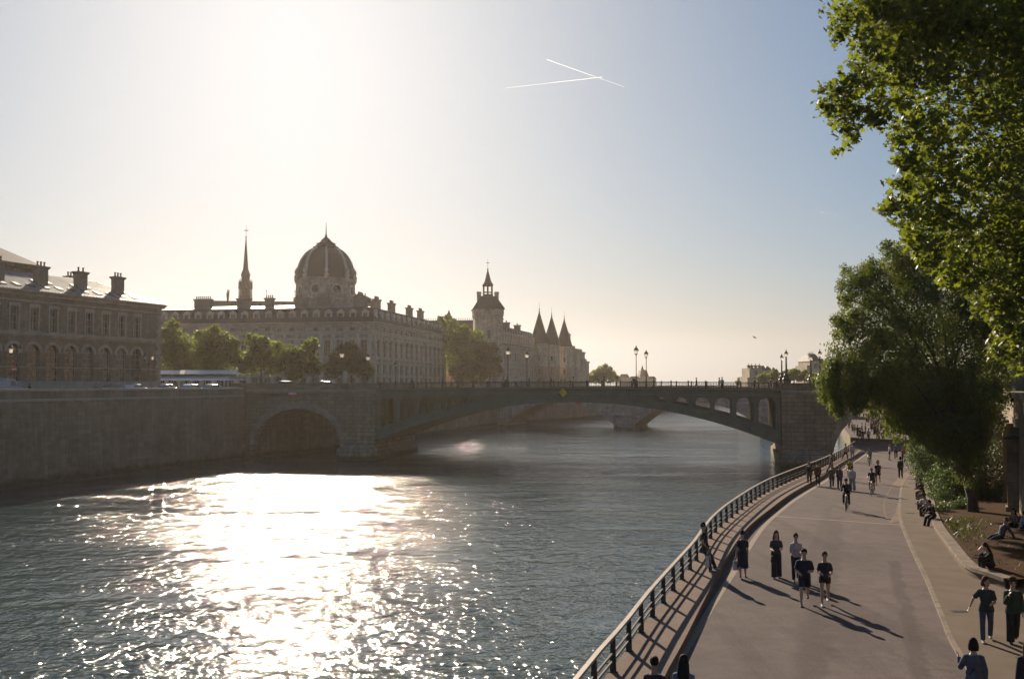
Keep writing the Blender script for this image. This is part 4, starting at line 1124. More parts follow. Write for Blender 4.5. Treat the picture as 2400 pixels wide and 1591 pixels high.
# --- plane tree hanging over the right edge of the picture
PL = []
for (px, py, r_, Y) in [(1985, 40, 42, 26), (1965, 85, 22, 26), (2045, 30, 60, 27), (2035, 110, 48, 26), (1998, 185, 40, 25.5), (1962, 215, 26, 25.5), (1930, 205, 16, 25.5), (1936, 246, 26, 25.5), (1975, 250, 44, 26), (2030, 200, 52, 26.5),
      (2040, 262, 45, 26), (1985, 300, 26, 25.8), (1995, 325, 18, 25.6), (1972, 350, 9, 25.6), (1955, 357, 7, 25.6), (2060, 285, 22, 26), (2100, 245, 50, 27), (2100, 130, 85, 28), (2120, 40, 85, 28), (2190, 180, 100, 28.5), (2200, 60, 100, 29),
      (2145, 290, 45, 27), (2105, 325, 26, 26.5), (2190, 330, 85, 28), (2150, 400, 52, 27), (2120, 372, 28, 26.8), (2112, 430, 24, 26.8), (2200, 440, 85, 28), (2120, 490, 42, 27), (2085, 478, 24, 26.6), (2070, 492, 14, 26.6), (2160, 510, 60, 27.5), (2240, 530, 85, 28.5),
      (2290, 100, 110, 29), (2300, 260, 110, 29), (2300, 420, 110, 29), (2390, 180, 120, 29), (2400, 360, 120, 29), (2400, 30, 120, 29), (2330, 560, 95, 29), (2150, 565, 42, 27.5), (2195, 600, 46, 27.5), (2245, 625, 46, 28), (2300, 640, 60, 28.5), (2380, 520, 90, 29), (2390, 640, 80, 29), (2360, 720, 50, 28), (2395, 790, 38, 28), (2350, 770, 24, 28), (2225, 660, 26, 27.5), (2275, 670, 24, 27.5),
      (2330, 700, 55, 29), (2372, 800, 48, 29), (2405, 720, 80, 29.5), (2340, 820, 30, 29), (2410, 850, 40, 29.5), (2460, 150, 160, 30), (2480, 400, 160, 30), (2480, 640, 130, 30), (2600, 200, 220, 31), (2600, 500, 220, 31)]:
    c = at_y(px, py, Y + g0.uniform(-.6, .6)); k = Y / F
    PL.append((c.x, c.y, c.z, r_ * k, r_ * k * 1.35 + .25, r_ * k))
for b_ in PL[:32]:      # loose outer sprays
    for _ in range(3):
        a, h = g0.uniform(0, 2 * PI), g0.uniform(-1, 1); q = g0.uniform(.8, 1.15); rr = b_[3] * g0.uniform(.18, .36)
        PL.append((b_[0] + b_[3] * q * math.cos(a), b_[1] + g0.uniform(-.5, .5), b_[2] + b_[5] * h, rr * 1.3, rr, rr * .8))
# the rest of the crown, above and behind the frame
PL += [(13, 30, 24, 3.6, 3.6, 2.6), (17, 33, 25, 4, 4, 3), (20, 28, 23, 4, 4, 3.5), (21, 35, 21, 4, 4, 4), (11.5, 27, 22.6, 2.4, 2.4, 1.6)]
tree('plane_tree', 'big plane tree with lobed leaves hanging over the top right corner', (21.5, 31, 4.7), (19, 31, 19), PL, 78000, .18, T_PLANE, M_leaf_plane, M_bark_plane, .42, 21, up=.35, shell=.62, tips=[PL[i] for i in range(0, 57, 2)], thin=.3, reach=.72)

# --- leaning weeping tree by the pavement
wb = on_road(2283, 1204, .35)
WP = []
for (px, py, r_, Y) in [(1985, 700, 22, 52), (1995, 760, 46, 52), (1982, 790, 22, 51.5), (1995, 840, 32, 52), (2000, 660, 36, 52), (2040, 700, 70, 53), (2050, 640, 32, 53), (2090, 590, 28, 54), (2110, 620, 45, 54), (2075, 575, 14, 54), (2030, 630, 20, 53), (2120, 690, 75, 54), (2060, 790, 80, 53), (2150, 780, 95, 54), (2015, 860, 55, 52), (2090, 880, 80, 53),
      (2180, 880, 90, 54), (2230, 760, 90, 55), (2250, 670, 80, 55), (2180, 640, 70, 55), (2270, 860, 70, 55), (2210, 960, 60, 54), (2150, 960, 55, 53.5), (2310, 780, 60, 55), (2330, 720, 50, 55), (2310, 900, 60, 56), (2345, 850, 50, 57), (2240, 1000, 46, 55), (2300, 985, 50, 56), (2330, 930, 44, 57), (2180, 1010, 36, 54), (2130, 610, 38, 56), (2165, 570, 40, 56), (2095, 640, 36, 55), (2210, 600, 52, 56), (2140, 540, 26, 56), (2260, 600, 50, 56)]:
    c = at_y(px, py, Y + g0.uniform(-1, 1)); k = Y / F
    WP.append((c.x, c.y, c.z, r_ * k, r_ * k * 1.1 + .3, r_ * k))
WP2 = list(WP)
for b_ in WP:      # ragged sprays that break the outline
    for _ in range(5):
        a, h = g0.uniform(0, 2 * PI), g0.uniform(-.8, 1); q = g0.uniform(.85, 1.2); rr = b_[3] * g0.uniform(.16, .34)
        WP2.append((b_[0] + b_[3] * q * math.cos(a), b_[1] + b_[4] * q * math.sin(a) * .6, b_[2] + b_[5] * h * q, rr, rr, rr * g0.uniform(.7, 1.6)))
def hanging(strands, n_per, seed, spread):
    g = np.random.default_rng(seed); out = []
    for (p, L) in strands:
        t = g.uniform(0, 1, n_per); q = np.stack([p[0] + g.normal(scale=spread, size=n_per) * (1 - .5 * t), p[1] + g.normal(scale=spread, size=n_per), p[2] - t * L], 1); out.append(q)
    return np.concatenate(out)
e = tree('weeping_tree', 'leaning weeping tree with drooping branches over the riverside road', tuple(wb), tuple(at_y(2215, 860, 53.5)), WP2, 105000, .18, T_LONG2, M_leaf_willow, M_bark, .27, 33, up=.25, hang=.5, shell=.6, thin=.6, tips=WP[::2])
st = []
for (px, y0, y1, Y) in [(2185 + 9 * i + g0.uniform(-5, 5), 985 + g0.uniform(-20, 20), 1085 + g0.uniform(-35, 60), 50.5 + g0.uniform(0, 1)) for i in range(14)] + [(1955, 800, 960, 51.5), (1962, 820, 975, 51.6), (1950, 850, 925, 51.4), (1965, 850, 985, 51.6), (1952, 840, 930, 51.6), (1985, 860, 950, 52), (2005, 880, 975, 52), (2020, 880, 960, 52), (2040, 890, 978, 52), (2052, 900, 975, 52.5), (2075, 900, 985, 52.5), (2095, 920, 990, 53), (2115, 920, 1015, 53), (2140, 930, 1010, 53), (2160, 930, 1040, 53), (2185, 930, 1050, 53), (2205, 930, 1080, 53.5), (2225, 930, 1060, 53.5), (2250, 920, 1090, 54), (1930, 880, 945, 51.4), (1958, 900, 965, 51.6), (2270, 900, 1060, 54), (2060, 880, 950, 51.5), (2000, 840, 965, 51.5), (2125, 900, 985, 52.5)] + [(1948 + 13 * i + g0.uniform(-6, 6), 870 + g0.uniform(-40, 40), 940 + g0.uniform(-30, 35) + (2.5 * (i - 11) if i > 11 else 0), 51.3 + g0.uniform(0, 2.5)) for i in range(30)] + [(2085 + 7 * i + g0.uniform(-5, 5), 930 + g0.uniform(-20, 20), 1000 + g0.uniform(-30, 55) + 1.4 * i, 52.5 + g0.uniform(0, 4)) for i in range(30)]:
    a, b2 = at_y(px, y0, Y), at_y(px, y1, Y)
    st.append(((a.x - wb.x, a.y - wb.y, a.z - wb.z), a.z - b2.z))
o = bpy.data.objects.new('hanging_branches', leaf_mesh('hanging_branches', hanging(st, 640, 5, .28), .18, T_LONG2, M_leaf_willow, 6, .1, 1.2)); C.objects.link(o); o.parent = e
mb = MB()
for (p, L) in st: mb.tube([(p[0], p[1], p[2] + .3), (p[0], p[1], p[2] - L * .95)], [.02, .006], 4)
mb.build('twig', M_bark, e)
tag(kids(e)[-1], kind='stuff')

# --- planting bed: soil sheet, low coping wall, grass, shrubs
BED_H = .36
M_soil = simple('soil', (0.065, 0.038, 0.024), 0.95, 0.45, 2.0, spec=0.03, bump=0.05, fine=14)
bx = B_curve
ysb = [bx[0][1] + (bx[-1][1] - bx[0][1]) * i / 50 for i in range(51)]
Bc = [Vector((p[0], p[1])) for p in bx]
wi = resample_y(wall_line, [p[1] for p in Bc])
mb = MB(); strip(mb, [(p[0] + .1, p[1]) for p in Bc], [(max(w_, p[0] + 1), p[1]) for p, w_ in zip(Bc, wi)], lambda p: road_z(p[1]) + BED_H, lambda p: road_z(p[1]) + BED_H + .25)
far_end = Bc[-1]
ysx = [far_end[1] + i for i in range(0, 40, 4)]; wxx = resample_y(wall_line, ysx)
strip(mb, [(far_end[0] + .1 + (y - far_end[1]) * .37, y) for y in ysx], [(w_, y) for w_, y in zip(wxx, ysx)], lambda p: road_z(p[1]) + BED_H, lambda p: road_z(p[1]) + BED_H + .25)
tag(mb.build('soil', M_soil), kind='structure')
bedw = wall_mesh([Vector((p[0], p[1])) for p in reversed(Bc)], lambda p: road_z(p[1]), lambda p: road_z(p[1]) + BED_H + .06, .02, .0)
mb = MB(); strip(mb, Bc, [(p[0] + .02, p[1]) for p in Bc], lambda p: road_z(p[1]) + .02, lambda p: road_z(p[1]) + BED_H)
bw_ = mb.build('bed_wall', M_pave); tag(bw_, 'low curved wall with pale coping round the planting bed on the right', 'low wall')
mb = MB(); o1, o2 = offset(list(reversed(Bc)), -.36), offset(list(reversed(Bc)), .05)
strip(mb, o1, o2, lambda p: road_z(p[1]) + BED_H + .07, lambda p: road_z(p[1]) + BED_H + .07); strip(mb, o2, offset(list(reversed(Bc)), .055), lambda p: road_z(p[1]) + BED_H + .07, lambda p: road_z(p[1]) + BED_H - .06)
strip(mb, offset(list(reversed(Bc)), -.365), o1, lambda p: road_z(p[1]) + BED_H - .06, lambda p: road_z(p[1]) + BED_H + .07)
mb.build('coping', M_kerb, bw_)
# grass tufts and fallen leaves on the soil
g = np.random.default_rng(3); Q = []
for _ in range(5200):
    px, py = g.uniform(2185, 2400), g.uniform(1212, 1345)
    p = on_road(px, py, BED_H + .1)
    edge = resample_y(list(reversed(Bc)) if Bc[0][1] > Bc[-1][1] else Bc, [p.y])[0]
    if p.x < edge + .5: continue
    pr = math.exp(-((px - 2240) / 70) ** 2 - ((py - 1235) / 24) ** 2) + .05
    if g.uniform() < pr: Q.append((p.x, p.y, p.z + .05))
o = bpy.data.objects.new('grass', leaf_mesh('grass', np.array(Q), .2, T_LONG, leaf_mat('grass_blade', (.025, .04, .008), (.06, .065, .018), (.1, .12, .02), .35, .5), 9, .0, -1.4)); C.objects.link(o); tag(o, kind='stuff')
SH = [('dense green shrub spilling over the pavement edge beside the seated people', [(2165, 1088, 40), (2190, 1115, 46), (2205, 1075, 46), (2145, 1070, 26), (2185, 1050, 36)], 66, 9000, M_leaf_bush),
      ('tall dark shrub behind the leaning tree trunk', [(2220, 1130, 52), (2250, 1090, 56), (2215, 1170, 40), (2200, 1180, 30), (2260, 1150, 44)], 60, 13000, M_leaf_bush),
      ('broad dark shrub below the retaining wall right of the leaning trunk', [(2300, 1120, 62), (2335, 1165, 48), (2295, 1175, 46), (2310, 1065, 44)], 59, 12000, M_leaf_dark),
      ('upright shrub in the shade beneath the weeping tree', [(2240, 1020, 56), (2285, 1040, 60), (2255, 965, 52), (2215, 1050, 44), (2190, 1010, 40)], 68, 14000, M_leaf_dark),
      ('low leafy shrub at the foot of the leaning trunk', [(2205, 1200, 24), (2235, 1198, 26), (2262, 1190, 28)], 54, 4200, M_leaf_bush)]
for i, (lab, bl, Y, n, m_) in enumerate(SH):
    B_ = []
    for (px, py, r_) in bl:
        c = at_y(px, py, Y + g0.uniform(-1, 1)); k = Y / F; B_.append((c.x, c.y, c.z, r_ * k, r_ * k * 1.2, r_ * k))
    cx_ = sum(b[0] for b in B_) / len(B_); base = (cx_, Y, road_z(Y) + BED_H + .1)
    e = empty('shrub', base); tag(e, lab, 'shrub', 'shrubs in the planting bed')
    mb = MB()
    for b in B_: mb.tube([(0, 0, -.2), ((b[0] - cx_) * .4, (b[1] - Y) * .4, (b[2] - base[2]) * .5), (b[0] - cx_, b[1] - Y, b[2] - base[2])], [.05, .035, .012], 5)
    mb.build('stem', M_bark, e)
    P = in_blobs(B_, n, 50 + i, .5) - np.array(base); P = P[P[:, 2] > .0]
    o = bpy.data.objects.new('foliage', leaf_mesh('foliage', P, .17, T_OVAL, m_, 60 + i, .5)); C.objects.link(o); o.parent = e

# --- trees across the river
def far_tree(name, label, Y, blobs, n, size, mat, group, zb=None, seed=1):
    B_ = []
    for (px, py, r_) in blobs:
        gg = random.Random(px * 7 + py); c = at_y(px, py, Y + gg.uniform(-.4, .4) * r_ * Y / F); k = Y / F
        B_.append((c.x, c.y, c.z, r_ * k, r_ * k, r_ * k * .95))
        for _ in range(5):     # smaller lumps that break the outline
            a, h = gg.uniform(0, 2 * PI), gg.uniform(-.7, 1)
            rr = r_ * k * gg.uniform(.22, .42); q = r_ * k * .92
            B_.append((c.x + q * math.cos(a) * math.sqrt(1 - h * h * .9), c.y + q * math.sin(a) * math.sqrt(1 - h * h * .9), c.z + q * h, rr, rr, rr))
    cx_ = sum(b[0] for b in B_) / len(B_); zz = G0 if zb is None else zb
    zt = sum(b[2] for b in B_) / len(B_)
    return tree(name, label, (cx_, Y, zz), (cx_, Y, zz + (zt - zz) * .7), B_, n, size, T_CLUMP, mat, M_bark, .3, seed, group, .45, 'tree', .5, tips=B_[::6])
GT = 'trees along the island quay'
far_tree('quay_tree', 'sunlit tree beside the corner of the dark hospital building', 186, [(402, 775, 24), (385, 810, 30), (425, 812, 34), (400, 845, 36), (440, 850, 34)], 7500, .55, M_leaf_far, GT, seed=71)
far_tree('quay_tree', 'glowing yellow green tree behind the white market roofs', 181, [(490, 795, 30), (520, 810, 36), (475, 830, 36), (530, 840, 34), (490, 855, 32)], 8500, .55, M_leaf_far, GT, seed=72)
far_tree('quay_tree', 'round tree in front of the courthouse, left of the red board', 184, [(600, 805, 26), (625, 825, 32), (590, 845, 34), (640, 850, 32)], 7500, .55, M_leaf_far, GT, seed=73)
far_tree('quay_tree', 'low spreading tree with bright tips above the red board', 178, [(672, 835, 32), (705, 845, 34), (735, 862, 22), (685, 868, 26), (725, 815, 22)], 7000, .5, M_leaf_far, GT, seed=74)
far_tree('quay_tree', 'small dark tree at the foot of the courthouse corner', 188, [(800, 840, 30), (835, 850, 32), (780, 865, 24), (855, 868, 24), (820, 820, 22)], 7000, .5, M_leaf_dark, GT, seed=75)
far_tree('quay_tree', 'tall bright green tree between the courthouse and the clock tower', 288, [(1072, 785, 26), (1060, 815, 30), (1095, 800, 32), (1110, 830, 36), (1075, 850, 36), (1062, 760, 14), (1120, 790, 18)], 11000, .62, M_leaf_far, GT, seed=76)
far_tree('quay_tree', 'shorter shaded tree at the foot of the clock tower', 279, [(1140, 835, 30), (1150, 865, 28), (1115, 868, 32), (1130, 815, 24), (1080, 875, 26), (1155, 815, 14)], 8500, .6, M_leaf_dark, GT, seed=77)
far_tree('quay_tree', 'round bright tree right of the palace on the skyline', 440, [(1412, 870, 17), (1398, 882, 18), (1428, 880, 18), (1380, 888, 10), (1444, 886, 9)], 4200, .9, M_leaf_far, GT, seed=78)
far_tree('quay_tree', 'sprays of leaves above the end of the courthouse roof', 296, [(1042, 762, 13), (1032, 748, 8), (1050, 745, 8)], 1300, .55, M_leaf_far, GT, seed=79)
GR = 'trees on the far right bank'
zr_ = 8.0
for i, (px, py, r_, Y, lab) in enumerate([(1737, 893, 9, 480, 'tiny distant tree just left of the stepped mansion'), (1790, 884, 12, 360, 'tree in front of the stepped mansion'), (1815, 880, 13, 355, 'tree behind the foremost pair of pedestal lamps'), (1842, 880, 13, 350, 'light green tree between the pedestal lamps'), (1862, 877, 15, 345, 'tallest tree of the clump right of the tall pedestal lamp'), (1885, 880, 13, 340, 'tree under the theatre block, left part'), (1905, 884, 12, 335, 'tree below the theatre block chimney'), (1930, 880, 15, 330, 'tree right of the last pedestal lamp')]):
    far_tree('bank_tree', lab, Y, [(px, py, r_), (px - r_ * .7, py + 5, r_ * .7), (px + r_ * .7, py + 4, r_ * .7)], 2600, .75, M_leaf_far, GR, 9.0, 90 + i)
# trees on the upper street behind the retaining wall, right edge
GU = 'trees above the retaining wall'
def top_tree(lab, Y, x, z, r_, n, seed): 
    B_ = [(x, Y, z, r_, r_, r_ * .9)]
    gg = random.Random(seed)
    for _ in range(9):
        a, h = gg.uniform(0, 2 * PI), gg.uniform(-.6, .9); rr = r_ * gg.uniform(.3, .5)
        B_.append((x + r_ * .85 * math.cos(a), Y + r_ * .85 * math.sin(a), z + r_ * h * .8, rr, rr, rr))
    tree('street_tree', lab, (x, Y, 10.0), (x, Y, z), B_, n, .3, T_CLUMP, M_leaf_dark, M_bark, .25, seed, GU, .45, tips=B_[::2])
top_tree('dark street tree above the retaining wall, nearest the right edge', 52, 31, 17.5, 5.0, 9000, 101)
top_tree('street tree on the upper street behind the weeping tree', 76, 41, 19, 6.0, 9000, 102)
top_tree('street tree on the upper street near the bridge end', 112, 60, 17.5, 6.0, 6000, 103)

# ---------------------------------------------------------------- right retaining wall with pilasters
M_rw = stone('retaining_wall_stone', (0.31, 0.25, 0.18), 1.2, 0.5, 0.014, 0.5, grime=0.45)
wl = [p for p in wall_line if -8 < p[1] < 430]
rw = wall_mesh(list(reversed(wl)), lambda p: road_z(p[1]) - .2, 10.75, .8, .12).build('retaining_wall', M_rw)
tag(rw, 'tall stone retaining wall with buttresses behind the shrubs, right edge', 'wall')
wall_mesh([Vector((p[0] - .12, p[1])) for p in reversed(wl)], 10.75, 11.05, 1.0).build('coping', M_rw, rw)
wall_mesh([Vector((p[0] - .1, p[1])) for p in reversed(wl)], 9.35, 9.65, .4).build('string_course', M_rw, rw)
wys = [51.5, 56.5, 62, 68, 75, 83, 92, 102, 113, 125]
for y, x in zip(wys, resample_y(wall_line, wys)):
    mb = MB(); z0 = road_z(y)
    Mx = Matrix.Translation((x, y, 0)) @ Matrix.Rotation(R(-26), 4, 'Z')
    mb.box(-.6, .3, -.42, .42, z0 - .1, 8.6, Mx); mb.frus(-.15, 0, 8.6, 9.3, .45, .42, .25, .38, Mx); mb.box(-.7, .3, -.5, .5, z0 - .1, z0 + .8, Mx)
    mb.build('buttress', M_rw, rw)
# wall lantern with wide dark hood on a bracket
p = at_y(2378, 1028, 51.5); lx = resample_y(wall_line, [51.5])[0]
wlamp = empty('wall_lamp', (p.x, 51.5, p.z)); tag(wlamp, 'dark hooded lamp on a bracket against the retaining wall', 'lamp')
mb = MB(); mb.lathe([(.05, .42), (.08, .3), (.5, .08), (.62, 0), (.56, .02), (.05, .25)], 16); mb.build('hood', M_iron_dark, wlamp)
mb = MB(); mb.lathe([(.02, -.22), (.16, -.16), (.2, 0), (.1, .1)], 12); mb.build('globe', glass_mat('lamp_glass', (.5, .48, .42), .2), wlamp)
mb = MB(); mb.tube([(0, 0, .4), (.3, 0, .75), (.8, 0, .7), (lx - p.x + .1, 0, .3)], .04, 6); mb.build('bracket', M_iron_dark, wlamp)
# buildings that stand on the upper street
for (x, y, w, h, lab) in ((44, 62, 26, 13, 'pale stone building glimpsed through leaves above the retaining wall'), (66, 100, 40, 17, 'tall pale building behind the street trees'), (100, 170, 60, 18, 'long pale building beyond the bridge end, behind the trees')):
    B = Bld('street_building', x, y, math.atan2(.93, .37), lab, 'building', 10.0)
    bs = [2 + 3.2 * i for i in range(int((w - 2) / 3.2))]
    B.face(None, w, 10.0, 10 + h, [(bs, 1.3, 11 + 3.6 * k, 13.4 + 3.6 * k, False, 'w') for k in range(int(h / 3.7))], M_b1)
    mb = MB(); mb.add([(0, 0, 10), (0, 0, 10 + h), (0, 12, 10 + h), (0, 12, 10)], [(0, 1, 2, 3)]); mb.add([(w, 0, 10), (w, 12, 10), (w, 12, 10 + h), (w, 0, 10 + h)], [(0, 1, 2, 3)]); mb.add([(0, 12, 10), (0, 12, 10 + h), (w, 12, 10 + h), (w, 12, 10)], [(0, 1, 2, 3)]); B.part('side_wall', mb, M_b1)
    mb = MB(); mb.frus(w / 2, 6, 10 + h, 13 + h, w / 2 + .3, 6.3, w / 2 - 2, 3); B.part('roof', mb, M_slate)

# ---------------------------------------------------------------- riverside railing on the walkway
M_rail = simple('railing_steel', (0.06, 0.05, 0.045), 0.6, 0.25, 3.0, spec=0.2)
M_rail_top = simple('sunlit_handrail', (0.34, 0.27, 0.21), 0.55, 0.2, 4.0, spec=0.3)  # paler than the posts: the sunlit look is put into the top rail's colour
rl = offset(E_near, .09); rl = [p for p in rl if p[1] > 6]
p0 = rl[0]; rail = empty('riverside_railing', (p0[0], p0[1], road_z(p0[1]) + WALK_H)); tag(rail, 'curving steel railing of posts and three rails along the water edge', 'railing')
def sweep(line, prof, zf, org):
    mb = MB(); vs = []; fs = []; m = len(prof); n = len(line)
    for i, p in enumerate(line):
        t = (line[min(i + 1, n - 1)] - line[max(i - 1, 0)]).normalized(); nx, ny = t[1], -t[0]
        for (o, z) in prof: vs.append((p[0] + nx * o - org[0], p[1] + ny * o - org[1], zf(p) + z - org[2]))
    for i in range(n - 1):
        for k in range(m): fs.append((i * m + k, i * m + (k + 1) % m, (i + 1) * m + (k + 1) % m, (i + 1) * m + k))
    fs += [tuple(range(m - 1, -1, -1)), tuple((n - 1) * m + k for k in range(m))]
    mb.add(vs, fs); return mb
zw = lambda p: road_z(p[1]) + WALK_H
org = rail.location
sweep(rl, [(-.07, .82), (.07, .82), (.08, .84), (.055, .87), (-.055, .87), (-.08, .84)], zw, org).build('handrail', M_rail_top, rail)
for h in (.24, .42): sweep(rl, [(-.022, h), (.022, h), (.022, h + .045), (-.022, h + .045)], zw, org).build('rail', M_rail, rail)
pm = MB(); pm.frus(0, 0, 0, .825, .075, .025, .055, .025); pm.box(-.10, .10, -.06, .06, 0, .025)
pme = pm.mesh('post'); pme.materials.append(M_rail)
acc = 0.0; nxt = .5
for a, b in zip(rl, rl[1:]):
    L = (b - a).length
    while acc + L >= nxt:
        q = a.lerp(b, (nxt - acc) / L); t = (b - a).normalized()
        link_mesh('post', pme, rail, (q[0] - org[0], q[1] - org[1], zw(q) - org[2]), (0, 0, math.atan2(t[1], t[0]) - PI / 2))
        nxt += 1.95
    acc += L

# ---------------------------------------------------------------- lamps
M_lampmetal = simple('lamp_iron', (0.035, 0.032, 0.028), 0.45, 0.2, 3, spec=.5)
b = NB('lantern_glass')
t_ = b.n('ShaderNodeBsdfTranslucent'); t_.inputs[0].default_value = (.85, .82, .74, 1)
g_ = b.n('ShaderNodeBsdfGlossy'); g_.inputs['Roughness'].default_value = .15
tr_ = b.n('ShaderNodeBsdfTransparent')
mx = b.n('ShaderNodeMixShader'); mx.inputs[0].default_value = .12; b.l(t_.outputs[0], mx.inputs[1]); b.l(g_.outputs[0], mx.inputs[2])
mx2 = b.n('ShaderNodeMixShader'); mx2.inputs[0].default_value = .35; b.l(mx.outputs[0], mx2.inputs[1]); b.l(tr_.outputs[0], mx2.inputs[2]); b.l(mx2.outputs[0], b.out.inputs[0])
M_lant = b.m
def lantern(x, y, z, parent, s=1.0):
    m1 = MB(); m1.lathe([(.24 * s, 0), (.36 * s, .52 * s), (.36 * s, .56 * s)], 10, (x, y, z), True); g = m1.build('lantern_glass', M_lant, parent)
    m2 = MB(); m2.lathe([(.42 * s, .55 * s), (.40 * s, .60 * s), (.2 * s, .82 * s), (.22 * s, .86 * s), (.1 * s, .92 * s), (.09 * s, 1.0 * s), (.13 * s, 1.05 * s), (.02 * s, 1.22 * s)], 10, (x, y, z)); m2.build('lantern_cap', M_lampmetal, parent)
    m3 = MB(); m3.lathe([(.05 * s, -.28 * s), (.12 * s, -.1 * s), (.25 * s, -.02 * s), (.25 * s, .02 * s)], 10, (x, y, z)); m3.build('lantern_base', M_lampmetal, parent)
def make_lamp(H):
    e = empty('street_lamp', (0, 0, 0)); mb = MB()
    mb.lathe([(.28, 0), (.28, .25), (.2, .32), (.17, 1.0), (.22, 1.05), (.1, 1.2), (.075, 1.9), (.1, 1.95), (.06, 2.1), (.05, H - 1.4), (.09, H - 1.36), (.05, H - 1.3), (.04, H - 1.2)], 10); mb.build('post', M_lampmetal, e)
    lantern(0, 0, H - 1.15, e); return e
def place(e, p, label, cat, group=None, first=[]):
    o = e if e.name not in first else copy_tree(e)
    first.append(e.name) if e.name not in first else None
    o.location = p; tag(o, label, cat, group); return o
lampA = make_lamp(6.25); GL = 'lamps of the iron bridge'
for (px, t, lab) in [(1491, .9, 'tall single lantern lamp, nearer of the pair right of bridge middle'), (1514.5, 19.1, 'single lantern lamp, shorter looking one of the pair right of bridge middle'), (1190.5, .9, 'tall single lantern lamp before the palace, nearer of its pair'), (1235, 19.1, 'single lantern lamp before the palace, farther of its pair'), (801, .9, 'lantern lamp over the left stone pier before the courthouse'), (862, 18, 'lantern lamp in front of the courthouse corner, on the far parapet side')]:
    r_ = (px - 1200) / F; s = 0.0
    for _ in range(20):
        w = br(s, t, 0); s += (r_ * w.y - w.x) / .98
    place(lampA, br(s, t, deck_z(s) if 0 < s < 60 else 10.58), lab, 'street lamp', GL)
q = at_y(926, 850, 204); place(lampA, (q.x, 204, G0), 'lantern lamp beside the right hand courthouse facade', 'street lamp', 'lamps of the island quay')
def make_pedestal_lamp(H):
    e = empty('pedestal_lamp', (0, 0, 0)); mb = MB()
    mb.box(-.5, .5, -.5, .5, 0, .5); mb.lathe([(.62, .5), (.55, .62), (.38, .8), (.42, 1.0), (.3, 1.2), (.2, 1.35), (.16, 1.5), (.22, 1.6), (.13, 1.75), (.1, H - 1.3), (.16, H - 1.25), (.07, H - 1.15)], 12); mb.build('post', M_lampmetal, e)
    lantern(0, 0, H - 1.0, e, .85); return e
lampB = make_pedestal_lamp(4.7); GP = 'pedestal lamps at the right bridge end'
for (px, t, lab) in [(1842.5, .1, 'tall ornate pedestal lamp on the near parapet, where railing meets stone'), (1832, 19.9, 'ornate pedestal lamp on the far parapet, leftmost of four'), (1921.5, .1, 'tall ornate pedestal lamp on the near parapet beside the weeping tree'), (1900, 19.9, 'ornate pedestal lamp on the far parapet, between the two tall ones')]:
    r_ = (px - 1200) / F; s = 60.0
    for _ in range(20):
        w = br(s, t, 0); s += (r_ * w.y - w.x) / .98
    place(lampB, br(s, t, 11.68), lab, 'street lamp', GP)
def make_double():
    e = empty('twin_lamp', (0, 0, 0)); mb = MB()
    mb.lathe([(.3, 0), (.3, .3), (.2, .4), (.17, 1.1), (.1, 1.25), (.07, 4.6), (.12, 4.7), (.05, 4.8), (.03, 5.3)], 10); mb.tube([(-.78, 0, 5.0), (-.7, 0, 4.8), (-.3, 0, 4.65), (0, 0, 4.6), (.3, 0, 4.65), (.7, 0, 4.8), (.78, 0, 5.0)], .045, 6); mb.build('post', M_lampmetal, e)
    lantern(-.78, 0, 5.28, e, .95); lantern(.78, 0, 5.28, e, .95); return e
lampC = make_double()
q = at_y(35, 900, 124); place(lampC, (q.x, 124, G0), 'twin lantern lamp at the far left before the hospital building', 'street lamp', 'twin lamps of the island quay').scale = (.75, .75, 1.03)
q = at_y(347, 900, 158); place(lampC, (q.x, 158, G0), 'twin lantern lamp by the right corner of the hospital building', 'street lamp', 'twin lamps of the island quay').scale = (.75, .75, 1.03)

# ---------------------------------------------------------------- island quay: hoarding, market, vehicles, sign
M_hoard = simple('hoarding_panel', (0.27, 0.25, 0.23), 0.6, 0.2, 0.8)
ha, hb = at_y(22, 900, 132), at_y(372, 900, 160)
hh = empty('hoarding', (ha.x, 132, G0), math.atan2(160 - 132, hb.x - ha.x)); tag(hh, 'long pale blue grey hoarding along the foot of the hospital building', 'fence')
LH = math.hypot(hb.x - ha.x, 28); n = 20
for i in range(n):
    mb = MB(); x0, x1 = LH * i / n + .03, LH * (i + 1) / n - .03
    mb.box(x0, x1, -.03, .03, .15, 1.95); mb.box(x0 + .02, x0 + .1, .03, .12, 0, 2.0); mb.box(x0, x1, -.05, .05, 1.95, 2.02); mb.box(x0 + .3, x0 + .6, -.2, .5, 0, .16); mb.build('panel', M_hoard, hh)
mk = empty('market_pavilion', (at_y(462, 880, 172).x, 172, G0), R(-8)); tag(mk, 'low market pavilion with two bright white roof tiers under the trees', 'pavilion')
M_mroof = simple('pale_market_roof', (0.62, 0.62, 0.62), 0.3, 0.1, 1.5, metal=.3); M_mgreen = simple('market_green', (0.03, 0.045, 0.03), .6, .2, 2)
for sx in range(5):
    for sy in (-3, 3):
        mb = MB(); mb.box(-6.6 + sx * 3.3 - .08, -6.6 + sx * 3.3 + .08, sy - .08, sy + .08, 0, 2.3); mb.build('post', M_mgreen, mk)
mb = MB(); mb.add([(-7.6, -4, 2.2), (7.6, -4, 2.2), (6.2, -1.6, 3.0), (-6.9, -1.6, 3.0), (-7.6, 4, 2.2), (7.6, 4, 2.2), (6.2, 1.6, 3.0), (-6.9, 1.6, 3.0)], [(0, 1, 2, 3), (4, 7, 6, 5), (1, 5, 6, 2), (0, 3, 7, 4)]); mb.build('lower_roof', M_mroof, mk)
mb = MB()
for i in range(14): mb.box(-6.8 + i, -6.8 + i + .12, -1.6, 1.6, 2.95, 3.3)
